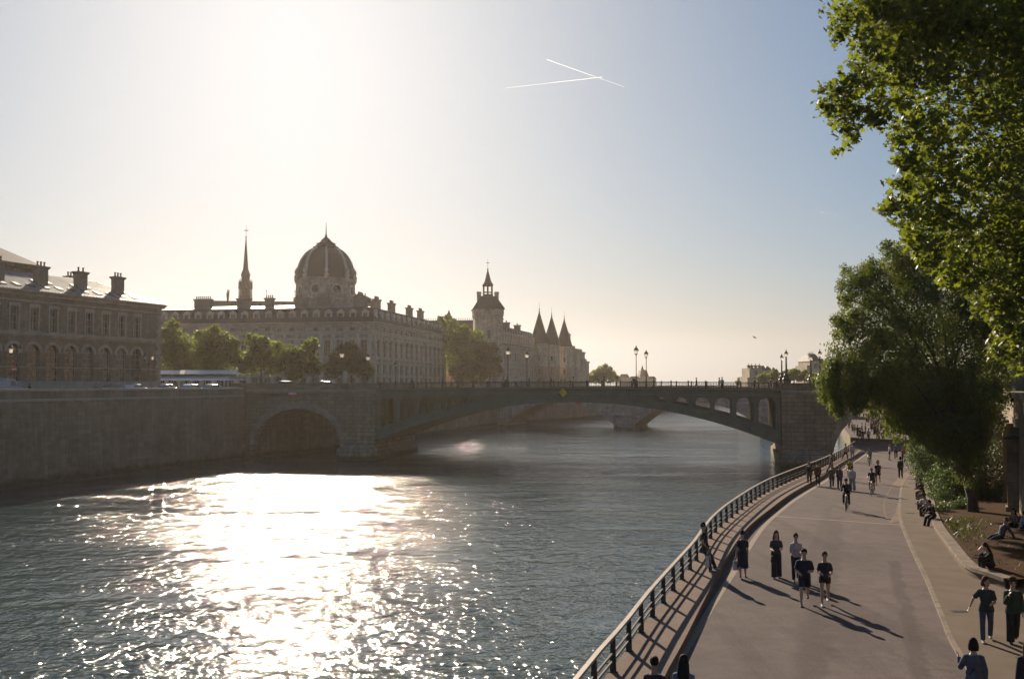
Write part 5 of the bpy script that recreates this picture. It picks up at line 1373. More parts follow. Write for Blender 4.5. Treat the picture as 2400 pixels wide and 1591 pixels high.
mb.box(-6.6, 6.1, -1.5, 1.5, 2.95, 3.28); mb.build('clerestory', M_mgreen, mk)
mb = MB(); mb.frus(0, 0, 3.3, 4.0, 7.4, 2.1, 6.9, .1); mb.build('upper_roof', M_mroof, mk)
mb = MB()
for i in range(5): mb.box(-6.2 + i * 2.6, -4.2 + i * 2.6, -2.6, 2.6, 0, 1.0)
mb.build('counter', M_mgreen, mk)

M_tyre = simple('tyre_rubber', (.02, .02, .02), .8, .1, 5); M_cglass = glass_mat('car_glass', (.03, .035, .04), .03)
M_rim = simple('alloy', (.4, .4, .4), .3, .1, 5, metal=.8)
def make_car(col, van=False):
    e = empty('parked_car' if not van else 'delivery_van', (0, 0, 0))
    b = NB('car_paint'); b.bsdf(**{'Base Color': col, 'Roughness': .25, 'Coat Weight': .6, 'Coat Roughness': .05, 'Metallic': .2}); pm = b.m
    body = [(-2.1, .35), (2.1, .35), (2.15, .6), (2.05, .82), (1.1, .95), (-1.9, .98), (-2.1, .8)] if not van else [(-2.6, .35), (2.5, .35), (2.55, .9), (2.0, 1.15), (-2.6, 1.15)]
    cab = [(-1.85, .96), (1.15, .93), (.35, 1.42), (-1.1, 1.46), (-1.6, 1.35)] if not van else [(-2.6, 1.13), (2.05, 1.13), (1.4, 2.1), (1.0, 2.25), (-2.55, 2.28)]
    w = .86 if not van else .98
    mb = MB(); prism_y(mb, body, -w, w); o = mb.build('body', pm, e)
    bv = o.modifiers.new('bevel', 'BEVEL'); bv.width = .09; bv.segments = 3
    n = len(cab); mb = MB(); vs = [(x, -(w - .02 if z < 1.2 else w - .18), z) for x, z in cab] + [(x, (w - .02 if z < 1.2 else w - .18), z) for x, z in cab]
    mb.add(vs, [tuple(range(n)), tuple(range(2 * n - 1, n - 1, -1))] + [(i, n + i, n + (i + 1) % n, (i + 1) % n) for i in range(n)]); o = mb.build('cabin', pm, e)
    bv = o.modifiers.new('bevel', 'BEVEL'); bv.width = .07; bv.segments = 3
    for sy in (-1, 1):
        mb = MB(); zz = (1.04, 1.36) if not van else (1.35, 1.95)
        for x0, x1 in (((-1.4, -.35), (-.25, .55)) if not van else ((.5, 1.35),)):
            y0, y1 = sy * (w - .055), sy * (w - .135)
            mb.add([(x0, y0 + sy * .02, zz[0]), (x1 + .18, y0 + sy * .02, zz[0]), (x1 - .1, y1 + sy * .03, zz[1]), (x0 + .08, y1 + sy * .03, zz[1])], [(0, 1, 2, 3) if sy < 0 else (3, 2, 1, 0)])
        mb.build('side_window', M_cglass, e)
    mb = MB()
    if not van: mb.add([(1.17, -.7, .99), (1.17, .7, .99), (.42, .6, 1.41), (.42, -.6, 1.41)], [(0, 1, 2, 3)])
    else: mb.add([(2.06, -.8, 1.2), (2.06, .8, 1.2), (1.46, .72, 2.05), (1.46, -.72, 2.05)], [(0, 1, 2, 3)])
    mb.build('windscreen', M_cglass, e)
    for sx in (-1.3, 1.35):
        for sy in (-1, 1):
            mb = MB(); mb.lathe([(.18, -.1), (.31, -.1), (.33, -.06), (.33, .06), (.31, .1), (.18, .1)], 18); mb.v = [(p[0] + sx, p[2] + sy * (w - .05), p[1] + .33) for p in mb.v]; wh = mb.build('wheel', M_tyre, e)
            mb = MB(); mb.lathe([(.02, -.11), (.2, -.105), (.2, .105), (.02, .11)], 14); mb.v = [(p[0] + sx, p[2] + sy * (w - .05), p[1] + .33) for p in mb.v]; mb.build('rim', M_rim, wh)
    for sy in (-1, 1):
        mb = MB(); xx = 2.08 if not van else 2.5; mb.box(xx - .06, xx + .06, sy * .62 - .16, sy * .62 + .16, .62, .76); mb.build('headlight', M_lant, e)
        mb = MB(); xx = -2.09 if not van else -2.58; mb.box(xx - .04, xx + .04, sy * .66 - .12, sy * .66 + .12, .7, .9); mb.build('tail_light', M_red, e)
    return e
sdir = math.atan2(.95, .31)
CARS = [((.5, .49, .47), 318, 140, 'white car on the island quay by the end of the hoarding'), ((.2, .2, .21), 384, 146, 'silver car behind the wall just left of the market pavilion'), ((.35, .36, .4), 452, 148, 'grey car before the market pavilion, its roof flashing in the sun'), ((.3, .29, .28), 492, 150, 'pale car at the right end of the market pavilion'), ((.1, .1, .11), 677, 158, 'dark car right above the red and white board'), ((.08, .1, .14), 772, 166, 'dark blue car at the bridge end left of the courthouse corner'), ((.06, .06, .06), 270, 137, 'black car before the middle of the hoarding')]
for i, (col, px, Y, lab) in enumerate(CARS):
    c = make_car(col); q = at_y(px, 900, Y); c.location = (q.x, Y, G0 + (0.63 if px > 600 else .12)); c.rotation_euler = (0, 0, sdir + (PI if i % 2 else 0) if px < 600 else U1); tag(c, lab, 'car', 'cars on the island quay')
v = make_car((.24, .26, .28), True); q = at_y(2, 900, 118); v.location = (q.x, 118, G0); v.rotation_euler = (0, 0, sdir); tag(v, 'pale blue van cut by the left edge of the picture', 'van')
# motor scooters parked at the far left
def make_scooter():
    e = empty('motor_scooter', (0, 0, 0)); m_ = simple('scooter_body', (.06, .05, .045), .4, .2, 4)
    for x in (-.6, .6):
        mb = MB(); mb.lathe([(.1, -.06), (.23, -.06), (.25, 0), (.23, .06), (.1, .06)], 14); mb.v = [(p[0] + x, p[2], p[1] + .25) for p in mb.v]; mb.build('wheel', M_tyre, e)
    mb = MB(); prism_y(mb, [(-.85, .45), (-.3, .25), (.2, .25), (.3, .4), (-.1, .4), (-.3, .75), (-.85, .8)], -.17, .17); mb.build('body', m_, e)
    mb = MB(); prism_y(mb, [(.25, .3), (.4, .3), (.62, .95), (.52, 1.0)], -.2, .2); mb.build('leg_shield', m_, e)
    mb = MB(); mb.box(-.85, -.15, -.15, .15, .76, .86); mb.build('seat', M_tyre, e)
    mb = MB(); mb.tube([(.5, -.35, 1.02), (.55, 0, .98), (.5, .35, 1.02)], .03, 6); mb.tube([(.56, 0, .98), (.6, 0, .25)], .04, 6); mb.build('handlebar', M_lampmetal, e)
    for sy in (-1, 1):
        mb = MB(); mb.box(.5, .53, sy * .38 - .06, sy * .38 + .06, 1.12, 1.22); mb.build('mirror', M_cglass, e)
    return e
sc = make_scooter()
for i, (px, Y, lab) in enumerate([(26, 119, 'dark scooter beside the pale blue van, nearest to it'), (40, 121, 'dark scooter in the middle of the parked row at the far left'), (56, 123, 'dark scooter at the right end of the parked row, far left')]):
    o = sc if i == 0 else copy_tree(sc); q = at_y(px, 900, Y); o.location = (q.x, Y, G0); o.rotation_euler = (0, 0, sdir + R(70)); tag(o, lab, 'scooter', 'scooters parked on the island quay')
rs = empty('road_sign', (at_y(33, 900, 122).x, 122, G0)); tag(rs, 'round red road sign on a grey post under the far left twin lamp', 'road sign')
mb = MB(); mb.tube([(0, 0, 0), (0, 0, 3.6)], .05, 6); mb.build('post', M_rail, rs)
mb = MB(); mb.lathe([(.02, -.02), (.42, -.02), (.42, .02), (.02, .02)], 20); mb.v = [(p[0], p[2] - .07, p[1] + 3.4) for p in mb.v]; mb.build('disc', M_red, rs)
mb = MB(); mb.box(-.28, .28, -.105, -.095, 3.33, 3.47); mb.build('bar', M_white, rs)

# ---------------------------------------------------------------- sky traffic: contrails and a bird
b = NB('contrail_ice'); t_ = b.n('ShaderNodeBsdfTranslucent'); t_.inputs[0].default_value = (1, 1, 1, 1)
tr_ = b.n('ShaderNodeBsdfTransparent'); mx = b.n('ShaderNodeMixShader')
nz = b.noise(.004, 3); lw = b.n('ShaderNodeLayerWeight'); fc = b.math('POWER', b.math('SUBTRACT', 1.0, lw.outputs['Facing']), 1.6); b.l(b.math('MULTIPLY', fc, b.ramp(nz, [(.3, (.3,) * 3), (.7, (.75,) * 3)])), mx.inputs[0]); b.l(tr_.outputs[0], mx.inputs[1]); b.l(t_.outputs[0], mx.inputs[2]); b.l(mx.outputs[0], b.out.inputs[0])
M_ctr = b.m
def contrail(p0, p1, r0, r1, lab):
    D = 9000; a, c = at_y(*p0, D), at_y(*p1, D * 1.05); mb = MB(); n = 24; gg = random.Random(int(p0[0]))
    mb.tube([a.lerp(c, i / n) + Vector((0, 0, gg.uniform(-1, 1) * 1.5)) for i in range(n + 1)], [r0 + (r1 - r0) * i / n for i in range(n + 1)], 8)
    mb.v = [tuple(Vector(q) - a) for q in mb.v]
    tag(mb.build('contrail', M_ctr, None, a), lab, 'contrail', 'contrails in the sky')
contrail((1281, 140), (1462, 204), 3.6, 1.5, 'bright upper contrail of the crossing pair, sloping down to the right')
contrail((1412, 181), (1185, 207), 3.4, 1.6, 'long lower contrail that crosses the upper one at its right end')
contrail((1925, 498), (1962, 505), 2.5, 2, 'short thin contrail low in the blue at the right')
bd = empty('bird', tuple(at_y(1768, 791, 120))); tag(bd, 'small dark bird flying above the right half of the bridge', 'bird'); bd.rotation_euler = (R(20), R(25), R(30))
mb = MB(); mb.tube([(-.24, 0, 0), (-.12, 0, 0), (0, 0, .01), (.14, 0, .02), (.2, 0, .04), (.26, 0, .03)], [.02, .05, .065, .045, .04, .008], 8)
mb.add([(-.12, .04, .03), (.08, .04, .03), (.1, .3, .14), (-.02, .5, .1), (-.1, .26, .1), (-.12, -.04, .03), (.08, -.04, .03), (.1, -.3, .14), (-.02, -.5, .1), (-.1, -.26, .1), (-.2, -.06, 0), (-.2, .06, 0), (-.38, .07, 0), (-.38, -.07, 0)], [(0, 1, 2, 3, 4), (5, 9, 8, 7, 6), (10, 11, 12, 13)])
mb.build('body', M_lampmetal, bd)

# ---------------------------------------------------------------- people
def remesh(mb, name, mat, voxel, smooth_it=3):
    me = mb.mesh('tmp'); o = bpy.data.objects.new('tmp', me); C.objects.link(o)
    m = o.modifiers.new('r', 'REMESH'); m.mode = 'VOXEL'; m.voxel_size = voxel; m.use_smooth_shade = True
    if smooth_it: s = o.modifiers.new('s', 'SMOOTH'); s.factor = .5; s.iterations = smooth_it
    dg = bpy.context.evaluated_depsgraph_get(); dg.update()
    out = bpy.data.meshes.new_from_object(o.evaluated_get(dg)); out.name = name
    bpy.data.objects.remove(o); bpy.data.meshes.remove(me)
    out.materials.clear(); out.materials.append(mat); return out
def ell_loft(mb, rings, n=14):
    """rings: (centre Vector, rx, ry, xaxis, yaxis)"""
    vs = []; fs = []
    for (c, rx, ry, ax, ay) in rings:
        for k in range(n):
            a = 2 * PI * k / n; vs.append(tuple(c + ax * (rx * math.cos(a)) + ay * (ry * math.sin(a))))
    for i in range(len(rings) - 1):
        for k in range(n): fs.append((i * n + k, i * n + (k + 1) % n, (i + 1) * n + (k + 1) % n, (i + 1) * n + k))
    fs += [tuple(range(n - 1, -1, -1)), tuple((len(rings) - 1) * n + k for k in range(n))]
    mb.add(vs, fs, True)
def ellip(mb, c, rx, ry, rz, Mx=None, n=12, m=9):
    t = MB(); t.ball((0, 0, 0), 1, n, m); t.v = [(v[0] * rx, v[1] * ry, v[2] * rz) for v in t.v]
    if Mx is not None: t.v = [tuple(Mx @ Vector(v)) for v in t.v]
    mb.add([(v[0] + c[0], v[1] + c[1], v[2] + c[2]) for v in t.v], t.f, True)
SKIN = [simple('skin_light', (.42, .26, .19), .55, .1, 8), simple('skin_tan', (.33, .19, .13), .55, .1, 8), simple('skin_dark', (.12, .065, .045), .5, .1, 8)]
def cloth(col, name=None):
    k = 'cloth_%02d_%02d_%02d' % tuple(int(c * 99) for c in col)
    return simple(k, col, .85, .22, 9, spec=.25)
HAIRC = {'black': (.014, .012, .011), 'brown': (.05, .028, .016), 'auburn': (.10, .035, .016), 'blond': (.25, .16, .07), 'grey': (.22, .21, .2)}
def build_person(P, voxel=.014, hands=True):
    """P: pose and clothing. The figure faces -Y, feet on z = 0. Returns {part: mesh}"""
    H = P.get('h', 1.72); k = H / 1.745; fem = P.get('fem', False)
    lean = P.get('lean', 0.03); legs = P.get('legs', ((8, 4), (-8, 6))); arms = P.get('arms', ((6, 8, 15, 4), (-8, 8, 12, 4)))
    seat = P.get('seat')
    J = []
    for (a, b_), s in zip(legs, (-1, 1)):
        a, b_ = R(a), R(b_); o = P.get('spread', .03)
        d1 = Vector((s * o, -math.sin(a), -math.cos(a))).normalized(); d2 = Vector((s * o * .2, -math.sin(a - b_), -math.cos(a - b_))).normalized()
        h = Vector((s * .088, 0, 0)); kn = h + d1 * .425; an = kn + d2 * .41; J.append([h, kn, an, d2])
    low = min(j[2].z for j in J)
    pz = (seat / k) if seat else (.085 - low)
    pel = Vector((0, 0, pz))
    for j in J:
        for i in range(3): j[i] = j[i] + pel
    Ml = Matrix.Rotation(lean, 3, 'X')          # lean > 0 tips the chest towards -Y
    Ml = Matrix.Rotation(lean, 3, Vector((1, 0, 0)))
    X = Vector((1, 0, 0)); Yl = Ml @ Vector((0, 1, 0))
    def T(x, y, z): return pel + Ml @ Vector((x, y, z))
    tor = [(-.10, .10, .085, .0), (-.02, .165 + .008 * fem, .112, .0), (.07, .150, .105, .0), (.18, .128 - .012 * fem, .094, -.004), (.30, .155 - .012 * fem, .110 + .012 * fem, -.008), (.40, .170 - .022 * fem, .108, 0), (.455, .150 - .02 * fem, .09, .004), (.495, .095, .07, .006), (.535, .062, .058, .004), (.64, .055, .056, -.012)]
    sh = [T(-(.168 - .02 * fem), .005, .435), T((.168 - .02 * fem), .005, .435)]
    A = []
    for (a, o, b_, inw), s, c in zip(arms, (-1, 1), sh):
        a, o, b_, i_ = R(a), R(o), R(b_), R(inw)
        d1 = Vector((s * math.sin(o), -math.sin(a) * math.cos(o), -math.cos(a) * math.cos(o)))
        d2 = Vector((s * math.sin(o) * .5 - s * math.sin(i_), -math.sin(a + b_), -math.cos(a + b_))).normalized()
        el = c + d1 * .285; wr = el + d2 * .245; A.append((c, el, wr, d2, s))
    head = T(0, -.024, .722); hy = P.get('nod', 0.0); ht = P.get('turn', 0.0)
    Mh = Matrix.Rotation(ht, 3, 'Z') @ Matrix.Rotation(hy + lean * .5, 3, 'X')
    def add_torso(mb, infl=0.0, z0=-9, z1=9, sc=1.0):
        ell_loft(mb, [(T(0, yo, z), rx * sc + infl, ry * sc + infl, X, Yl) for (z, rx, ry, yo) in tor if z0 <= z <= z1])
    def limb(mb, pts, rads, infl=0.0, n=10): mb.tube(pts, [r_ + infl for r_ in rads], n)
    # ---- body
    b = MB(); add_torso(b)
    for (h, kn, an, d2) in J:
        limb(b, [h + Vector((0, 0, .02)), h.lerp(kn, .3), h.lerp(kn, .75), kn, kn.lerp(an, .3), kn.lerp(an, .75), an], [.085, .084, .062, .054, .057, .04, .036])
        limb(b, [an + Vector((0, .035, -.03)), an + Vector((0, -.03, -.04)), an + Vector((0, -.10, -.055)), an + Vector((0, -.16, -.062))], [.036, .04, .036, .022])
    for (c, el, wr, d2, s) in A:
        limb(b, [c + Vector((-s * .03, 0, .0)), c, c.lerp(el, .5), el, el.lerp(wr, .3), wr], [.05, .052, .044, .038, .037, .026])
        # hand: palm, four fingers, thumb
        side = Vector((0, -1, 0)) if abs(d2.y) < .7 else Vector((0, 0, 1)); side = (side - d2 * side.dot(d2)).normalized()
        nrm = d2.cross(side) * (-s)
        pm_ = wr + d2 * .045
        ell_loft(b, [(wr, .026, .02, side, nrm), (wr + d2 * .03, .037, .017, side, nrm), (wr + d2 * .085, .042, .015, side, nrm), (wr + d2 * .095, .036, .012, side, nrm)], 10)
        if hands:
            cu = P.get('curl', .5)
            for f, (off, L) in enumerate(((.031, .066), (.0105, .076), (-.0105, .07), (-.031, .055))):
                q0 = wr + d2 * .08 + side * off; q1 = q0 + (d2 * math.cos(cu * .5) + nrm * math.sin(cu * .5)) * L * .5; q2 = q1 + (d2 * math.cos(cu * 1.4) + nrm * math.sin(cu * 1.4)) * L * .5
                b.tube([q0, q1, q2], [.0095, .009, .007], 6)
            q0 = wr + d2 * .025 + side * .03; q1 = q0 + (side * .7 + d2 * .6 + nrm * .3).normalized() * .045; q2 = q1 + (d2 * .9 + side * .15 + nrm * .3).normalized() * .03
            b.tube([q0, q1, q2], [.013, .011, .008], 6)
        else:
            b.tube([wr + d2 * .07, wr + d2 * .16], [.026, .014], 8)
    hm = lambda x, y, z: head + Mh @ Vector((x, y, z))
    M4 = Mh.to_4x4()
    ellip(b, head, .080, .099, .118, M4); ellip(b, hm(0, -.03, -.06), .06, .064, .062, M4)
    b.tube([hm(0, -.09, .02), hm(0, -.112, -.018), hm(0, -.088, -.03)], [.008, .014, .01], 6)
    for s in (-1, 1): ellip(b, hm(s * .076, .012, -.005), .01, .02, .032, M4, 8, 6)
    b.tube([hm(0, .01, -.06), T(0, .0, .55)], [.052, .058], 10)
    out = {'body': (b, P.get('skin', SKIN[0]), voxel)}
    # ---- clothes
    t = P.get('top', (.03, .03, .035)); sl = P.get('sleeve', .6); bt = P.get('bottom', ('trousers', (.03, .032, .045)))
    bag_ = .012 + P.get('loose', .006)
    m = MB(); add_torso(m, bag_, -.03 if not P.get('dress') else -.11, .53)
    for (c, el, wr, d2, s) in A:
        if sl <= 0: continue
        if sl <= 1: limb(m, [c + Vector((-s * .04, 0, .0)), c, c.lerp(el, sl)], [.052, .056, .056], bag_ * .7)
        else: limb(m, [c + Vector((-s * .04, 0, .0)), c, c.lerp(el, .5), el, el.lerp(wr, .5), el.lerp(wr, .96)], [.052, .056, .054, .048, .044, .036], bag_ * .7)
    if P.get('hem'):
        ell_loft(m, [(T(0, 0, .02), .165 + bag_, .118 + bag_, X, Yl), (T(0, 0, -.05), .175 + bag_, .128 + bag_, X, Yl), (T(0, 0, -.05 - P['hem']), .185 + bag_, .135 + bag_, X, Yl)])
    out['shirt' if not P.get('coat') else 'coat'] = (m, cloth(t), voxel)
    kind, col = bt; m = MB()
    if kind in ('trousers', 'shorts', 'wide'):
        add_torso(m, .013, -.11, .08)
        for (h, kn, an, d2) in J:
            if kind == 'shorts':
                f_ = P.get('short', .62); limb(m, [h + Vector((0, 0, .03)), h.lerp(kn, .3), h.lerp(kn, f_)], [.094, .094, .088], .01)
            elif kind == 'trousers': limb(m, [h + Vector((0, 0, .02)), h.lerp(kn, .3), h.lerp(kn, .75), kn, kn.lerp(an, .4), an + Vector((0, 0, -.01))], [.09, .09, .072, .066, .064, .056], .009)
            else: limb(m, [h + Vector((0, 0, .02)), h.lerp(kn, .3), kn, kn.lerp(an, .5), an + Vector((0, -.01, -.03))], [.092, .094, .088, .094, .102], .009)
    elif kind == 'skirt':
        L_ = P.get('skirt', .52); hz = pel
        rings = []
        kz = (J[0][1] + J[1][1]) / 2
        for u in (0, .25, .5, .75, 1):
            c = pel.lerp(Vector((kz.x, kz.y, kz.z)), u * L_ / .43); rings.append((c + Vector((0, 0, .06 * (1 - u))), .172 + .05 * u, .122 + .075 * u, X, Vector((0, 1, 0))))
        ell_loft(m, rings, 18)
    out[kind if kind != 'wide' else 'trousers'] = (m, cloth(col), voxel)
    for i_, (h, kn, an, d2) in enumerate(J):
        m = MB()
        ell_loft(m, [(an + Vector((0, .075, -.05)), .03, .03, X, Vector((0, 0, 1))), (an + Vector((0, .05, -.035)), .042, .048, X, Vector((0, 0, 1))), (an + Vector((0, -.02, -.035)), .044, .05, X, Vector((0, 0, 1))), (an + Vector((0, -.11, -.055)), .047, .032, X, Vector((0, 0, 1))), (an + Vector((0, -.18, -.062)), .038, .024, X, Vector((0, 0, 1))), (an + Vector((0, -.2, -.066)), .02, .014, X, Vector((0, 0, 1)))], 10)
        out['shoe%d' % i_] = (m, cloth(P.get('shoe', (.03, .03, .03))), min(voxel, .016))
    # ---- hair
    hk = P.get('hair', ('short', 'brown')); m = MB()
    if hk[0] != 'bald':
        ellip(m, hm(0, .016, .034), .096, .104, .112, M4, 14, 10)
        if hk[0] == 'long':
            ell_loft(m, [(hm(0, .04, .03), .1, .07, X, Vector((0, 1, 0))), (hm(0, .05, -.08), .118, .072, X, Vector((0, 1, 0))), (T(0, .075, .5), .13, .066, X, Yl), (T(0, .1, .40), .12, .05, X, Yl), (T(0, .115, .28), .08, .03, X, Yl)])
        elif hk[0] == 'bob':
            ell_loft(m, [(hm(0, .03, .03), .102, .085, X, Vector((0, 1, 0))), (hm(0, .035, -.06), .118, .09, X, Vector((0, 1, 0))), (hm(0, .04, -.14), .105, .075, X, Vector((0, 1, 0)))])
        elif hk[0] == 'pony':
            m.tube([hm(0, .09, .05), hm(0, .15, .02), hm(.01, .165, -.08), hm(.02, .14, -.2)], [.03, .038, .032, .01], 8)
        elif hk[0] == 'bun': ellip(m, hm(0, .085, .10), .05, .05, .045, M4)
        elif hk[0] == 'curly':
            gg = random.Random(3)
            for _ in range(26):
                a, e_ = gg.uniform(0, 2 * PI), gg.uniform(-.4, 1.4); v = Vector((math.cos(a) * math.cos(e_) * .1, math.sin(a) * math.cos(e_) * .1 + .02, math.sin(e_) * .115 + .03))
                if v.y < -.05 and v.z < .07: continue
                ellip(m, hm(*v), .036, .036, .034, M4, 7, 5)
        if P.get('beard'): ellip(m, hm(0, -.045, -.075), .056, .05, .045, M4)
        out['hair'] = (m, simple('hair_' + hk[1], HAIRC[hk[1]], .8, .35, 14, spec=.15), min(voxel, .014))
    if P.get('helmet'):
        m = MB(); ellip(m, hm(0, .01, .06), .108, .132, .1, M4, 14, 10); out['helmet'] = (m, cloth(P['helmet']), .014)
    if P.get('hat'):
        m = MB(); ellip(m, hm(0, .01, .06), .09, .105, .075, M4); ellip(m, hm(0, -.0, .045), .14, .16, .012, M4); out['hat'] = (m, cloth(P['hat']), .012)
    if P.get('strap'):
        m = MB(); m.tube([T(-.13, -.1, .44), T(-.02, -.14, .28), T(.12, -.125, .1), T(.16, 0, .04), T(.1, .12, .1), T(-.04, .12, .3), T(-.13, .09, .44), T(-.14, .0, .5), T(-.13, -.1, .44)], .012, 6); out['strap'] = (m, cloth(P['strap']), 0)
    if P.get('face', hands):
        m = MB()
        for s in (-1, 1):
            if P.get('shades'): ellip(m, hm(s * .036, -.09, .012), .032, .016, .022, M4, 8, 6)
            else: ellip(m, hm(s * .033, -.084, .012), .013, .013, .009, M4, 8, 6)
        if P.get('shades'): m.tube([hm(-.075, -.03, .014), hm(-.05, -.085, .014), hm(.05, -.085, .014), hm(.075, -.03, .014)], .006, 5)
        out['sunglasses' if P.get('shades') else 'eyes'] = (m, simple('eye_dark', (.02, .016, .014), .2, .1, 3), 0)
        m = MB(); ellip(m, hm(0, -.084, -.056), .024, .008, .007, M4, 8, 6); out['mouth'] = (m, simple('lip', (.25, .09, .075), .5, .1, 3), 0)
    parts = {}
    for nm, (mb, mat, vx) in out.items():
        mb.v = [(v[0] * k, v[1] * k, v[2] * k) for v in mb.v]
        if vx: parts[nm] = remesh(mb, nm.rstrip('01'), mat, vx)
        else:
            me = mb.mesh(nm); me.materials.append(mat); parts[nm] = me
    info = dict(pel=pel * k, wr=[a[2] * k for a in A], hand=[(a[2] + a[3] * .08) * k for a in A])
    return parts, info
def add_person(parts, p, rz, label, group=None, tilt=None):
    o = bpy.data.objects.new('person', parts['body']); C.objects.link(o)
    o.location = p; o.rotation_euler = (0, 0, rz)
    tag(o, label, 'person', group)
    for nm, me in parts.items():
        if nm == 'body': continue
        c = bpy.data.objects.new(nm.rstrip('01'), me); C.objects.link(c); c.parent = o
    return o
def bag(p, rz, col, label, w=.34, h=.38, d=.1, handle=.25):
    e = empty('bag', p, rz); tag(e, label, 'bag'); mb = MB(); n = 6     # p is where it is held; bag hangs below
    mb.frus(0, 0, -handle - h, -handle, w * .46, d * .5, w * .5, d * .28); o = mb.build('body', cloth(col), e)
    bv = o.modifiers.new('bevel', 'BEVEL'); bv.width = .03; bv.segments = 3
    for s in (-1, 1):
        mb = MB(); mb.tube([(-w * .28, s * d * .25, -handle), (-w * .2, s * .01, -handle * .35), (0, 0, 0), (w * .2, s * .01, -handle * .35), (w * .28, s * d * .25, -handle)], .01, 5); mb.build('handle', cloth(col), e)
    return e
NAVY = (.018, .02, .034); BLK = (.016, .016, .018); DEN = (.05, .065, .105); WHT = (.62, .58, .54)
def gp(px, py, h=0.0): return on_road(px, py, h)
JOG = ((30, 70), (-14, 40))
# --- nearest figures, each with its own mesh
prt, inf = build_person(dict(h=1.66, fem=True, top=(.03, .022, .03), sleeve=2, coat=True, hem=.1, bottom=('trousers', BLK), hair=('bun', 'black'), skin=SKIN[1], legs=((16, 8), (-14, 10)), arms=((10, 8, 25, 5), (-10, 8, 20, 5)), loose=.02), .012)
PX = lambda px, top_py, h, hz=0: (lambda Y: Vector((at_y(px, 900, Y).x, Y, road_z(Y) + hz)))((11.5 - 4.5 - hz - h) * F / (top_py - 900 + 3))
add_person(prt, PX(1529, 1526, 1.66), R(164), 'woman with black bun and dark patterned coat, bottom edge left of long hair', 'people on the quay road')
prt, inf = build_person(dict(h=1.68, fem=True, top=(.12, .13, .17), sleeve=2, bottom=('trousers', DEN), hair=('long', 'black'), legs=((-14, 8), (16, 6)), loose=.02, arms=((-8, 8, 20, 5), (10, 8, 20, 5))), .012)
add_person(prt, PX(1597, 1522, 1.68), R(164), 'woman with long black hair and pale denim jacket at the bottom edge', 'people on the quay road')
prt, inf = build_person(dict(h=1.76, top=BLK, sleeve=.6, bottom=('trousers', (.03, .03, .036)), hair=('short', 'black'), legs=((16, 3), (26, 3)), lean=-.12, nod=.35, arms=((4, 6, 30, 25), (8, 8, 8, 5)), shoe=(.2, .2, .2)), .012)
pL = gp(1664, 1339, WALK_H); o = add_person(prt, pL + Vector((-.15, .1, 0)), R(68), 'man in black leaning back on the riverside railing, looking down', 'people on the quay road')
hp = o.matrix_basis @ inf['hand'][0]; bag(hp, R(60), (.55, .53, .52), 'white tote bag hanging from the hand of the man at the railing', .4, .42, .14, .2)
prt, inf = build_person(dict(h=1.68, fem=True, top=NAVY, sleeve=.7, dress=True, bottom=('skirt', NAVY), skirt=.56, hair=('bun', 'black'), legs=((10, 6), (-10, 14)), nod=.3, arms=((2, 8, 8, 2), (6, 12, 14, 2)), strap=(.05, .05, .05), shoe=(.3, .3, .3), face=False), .012)
pw = gp(1741, 1353); o = add_person(prt, pw, R(172), 'woman in a knee length navy dress walking away beside the edge line', 'people on the quay road')
hp = o.matrix_basis @ inf['hand'][1]; bag(hp, R(20), (.55, .48, .48), 'white and pink carrier bag held by the woman in the navy dress', .26, .34, .12, .16)
prt, inf = build_person(dict(h=1.70, fem=True, top=(.035, .04, .04), sleeve=.75, bottom=('wide', NAVY), hair=('long', 'auburn'), legs=((10, 3), (-6, 5)), arms=((12, 12, 75, 20), (14, 10, 85, 30)), shoe=(.25, .25, .25)), .012)
pw = gp(1820, 1354); o = add_person(prt, pw, R(-8), 'woman with auburn hair in dark top and wide dark trousers facing us', 'people on the quay road')
bag(o.matrix_basis @ (inf['wr'][0] + Vector((-.04, 0, 0))), R(80), (.015, .015, .016), 'small black handbag on the arm of the auburn haired woman', .28, .22, .12, .18)
prt, inf = build_person(dict(h=1.68, fem=True, top=(.46, .36, .35), sleeve=.8, bottom=('trousers', NAVY), hair=('short', 'brown'), shades=True, legs=((8, 4), (-8, 10)), arms=((10, 10, 70, 35), (4, 14, 50, 30)), shoe=(.2, .18, .18)), .012)
o = add_person(prt, gp(1866, 1361), R(-6), 'person in pale pink shirt and sunglasses, half behind the jogging man', 'people on the quay road')
prt, inf = build_person(dict(h=1.80, top=NAVY, sleeve=.85, loose=.018, bottom=('shorts', NAVY), short=.8, hair=('short', 'black'), legs=((18, 14), (-10, 44)), lean=.1, arms=((-8, 16, 82, 38), (12, 16, 84, 40)), shoe=(.03, .03, .035)), .011)
o = add_person(prt, gp(1886, 1418), R(-14), 'jogging man in navy tee and long navy shorts, forearms raised', 'people on the quay road')
prt, inf = build_person(dict(h=1.70, fem=True, top=(.024, .026, .04), sleeve=.75, bottom=('shorts', BLK), short=.42, hair=('pony', 'brown'), legs=((16, 10), (-8, 34)), lean=.08, arms=((-2, 14, 88, 36), (-12, 16, 84, 34)), shoe=(.6, .58, .55)), .011)
o = add_person(prt, gp(1934, 1418), R(-14), 'jogging woman with ponytail, black shorts and white shoes', 'people on the quay road')
prt, inf = build_person(dict(h=1.74, fem=True, top=(.03, .04, .04), sleeve=.8, coat=True, loose=.016, hem=.04, bottom=('trousers', DEN), hair=('bob', 'auburn'), turn=.5, legs=((14, 4), (-12, 16)), arms=((-22, 34, 20, -6), (6, 14, 80, 42)), shoe=(.35, .34, .33), spread=.06), .011)
o = add_person(prt, gp(2313, 1502, PAVE_H), R(-18), 'person in dark vest and blue jeans walking with one arm swung out', 'people on the quay road')
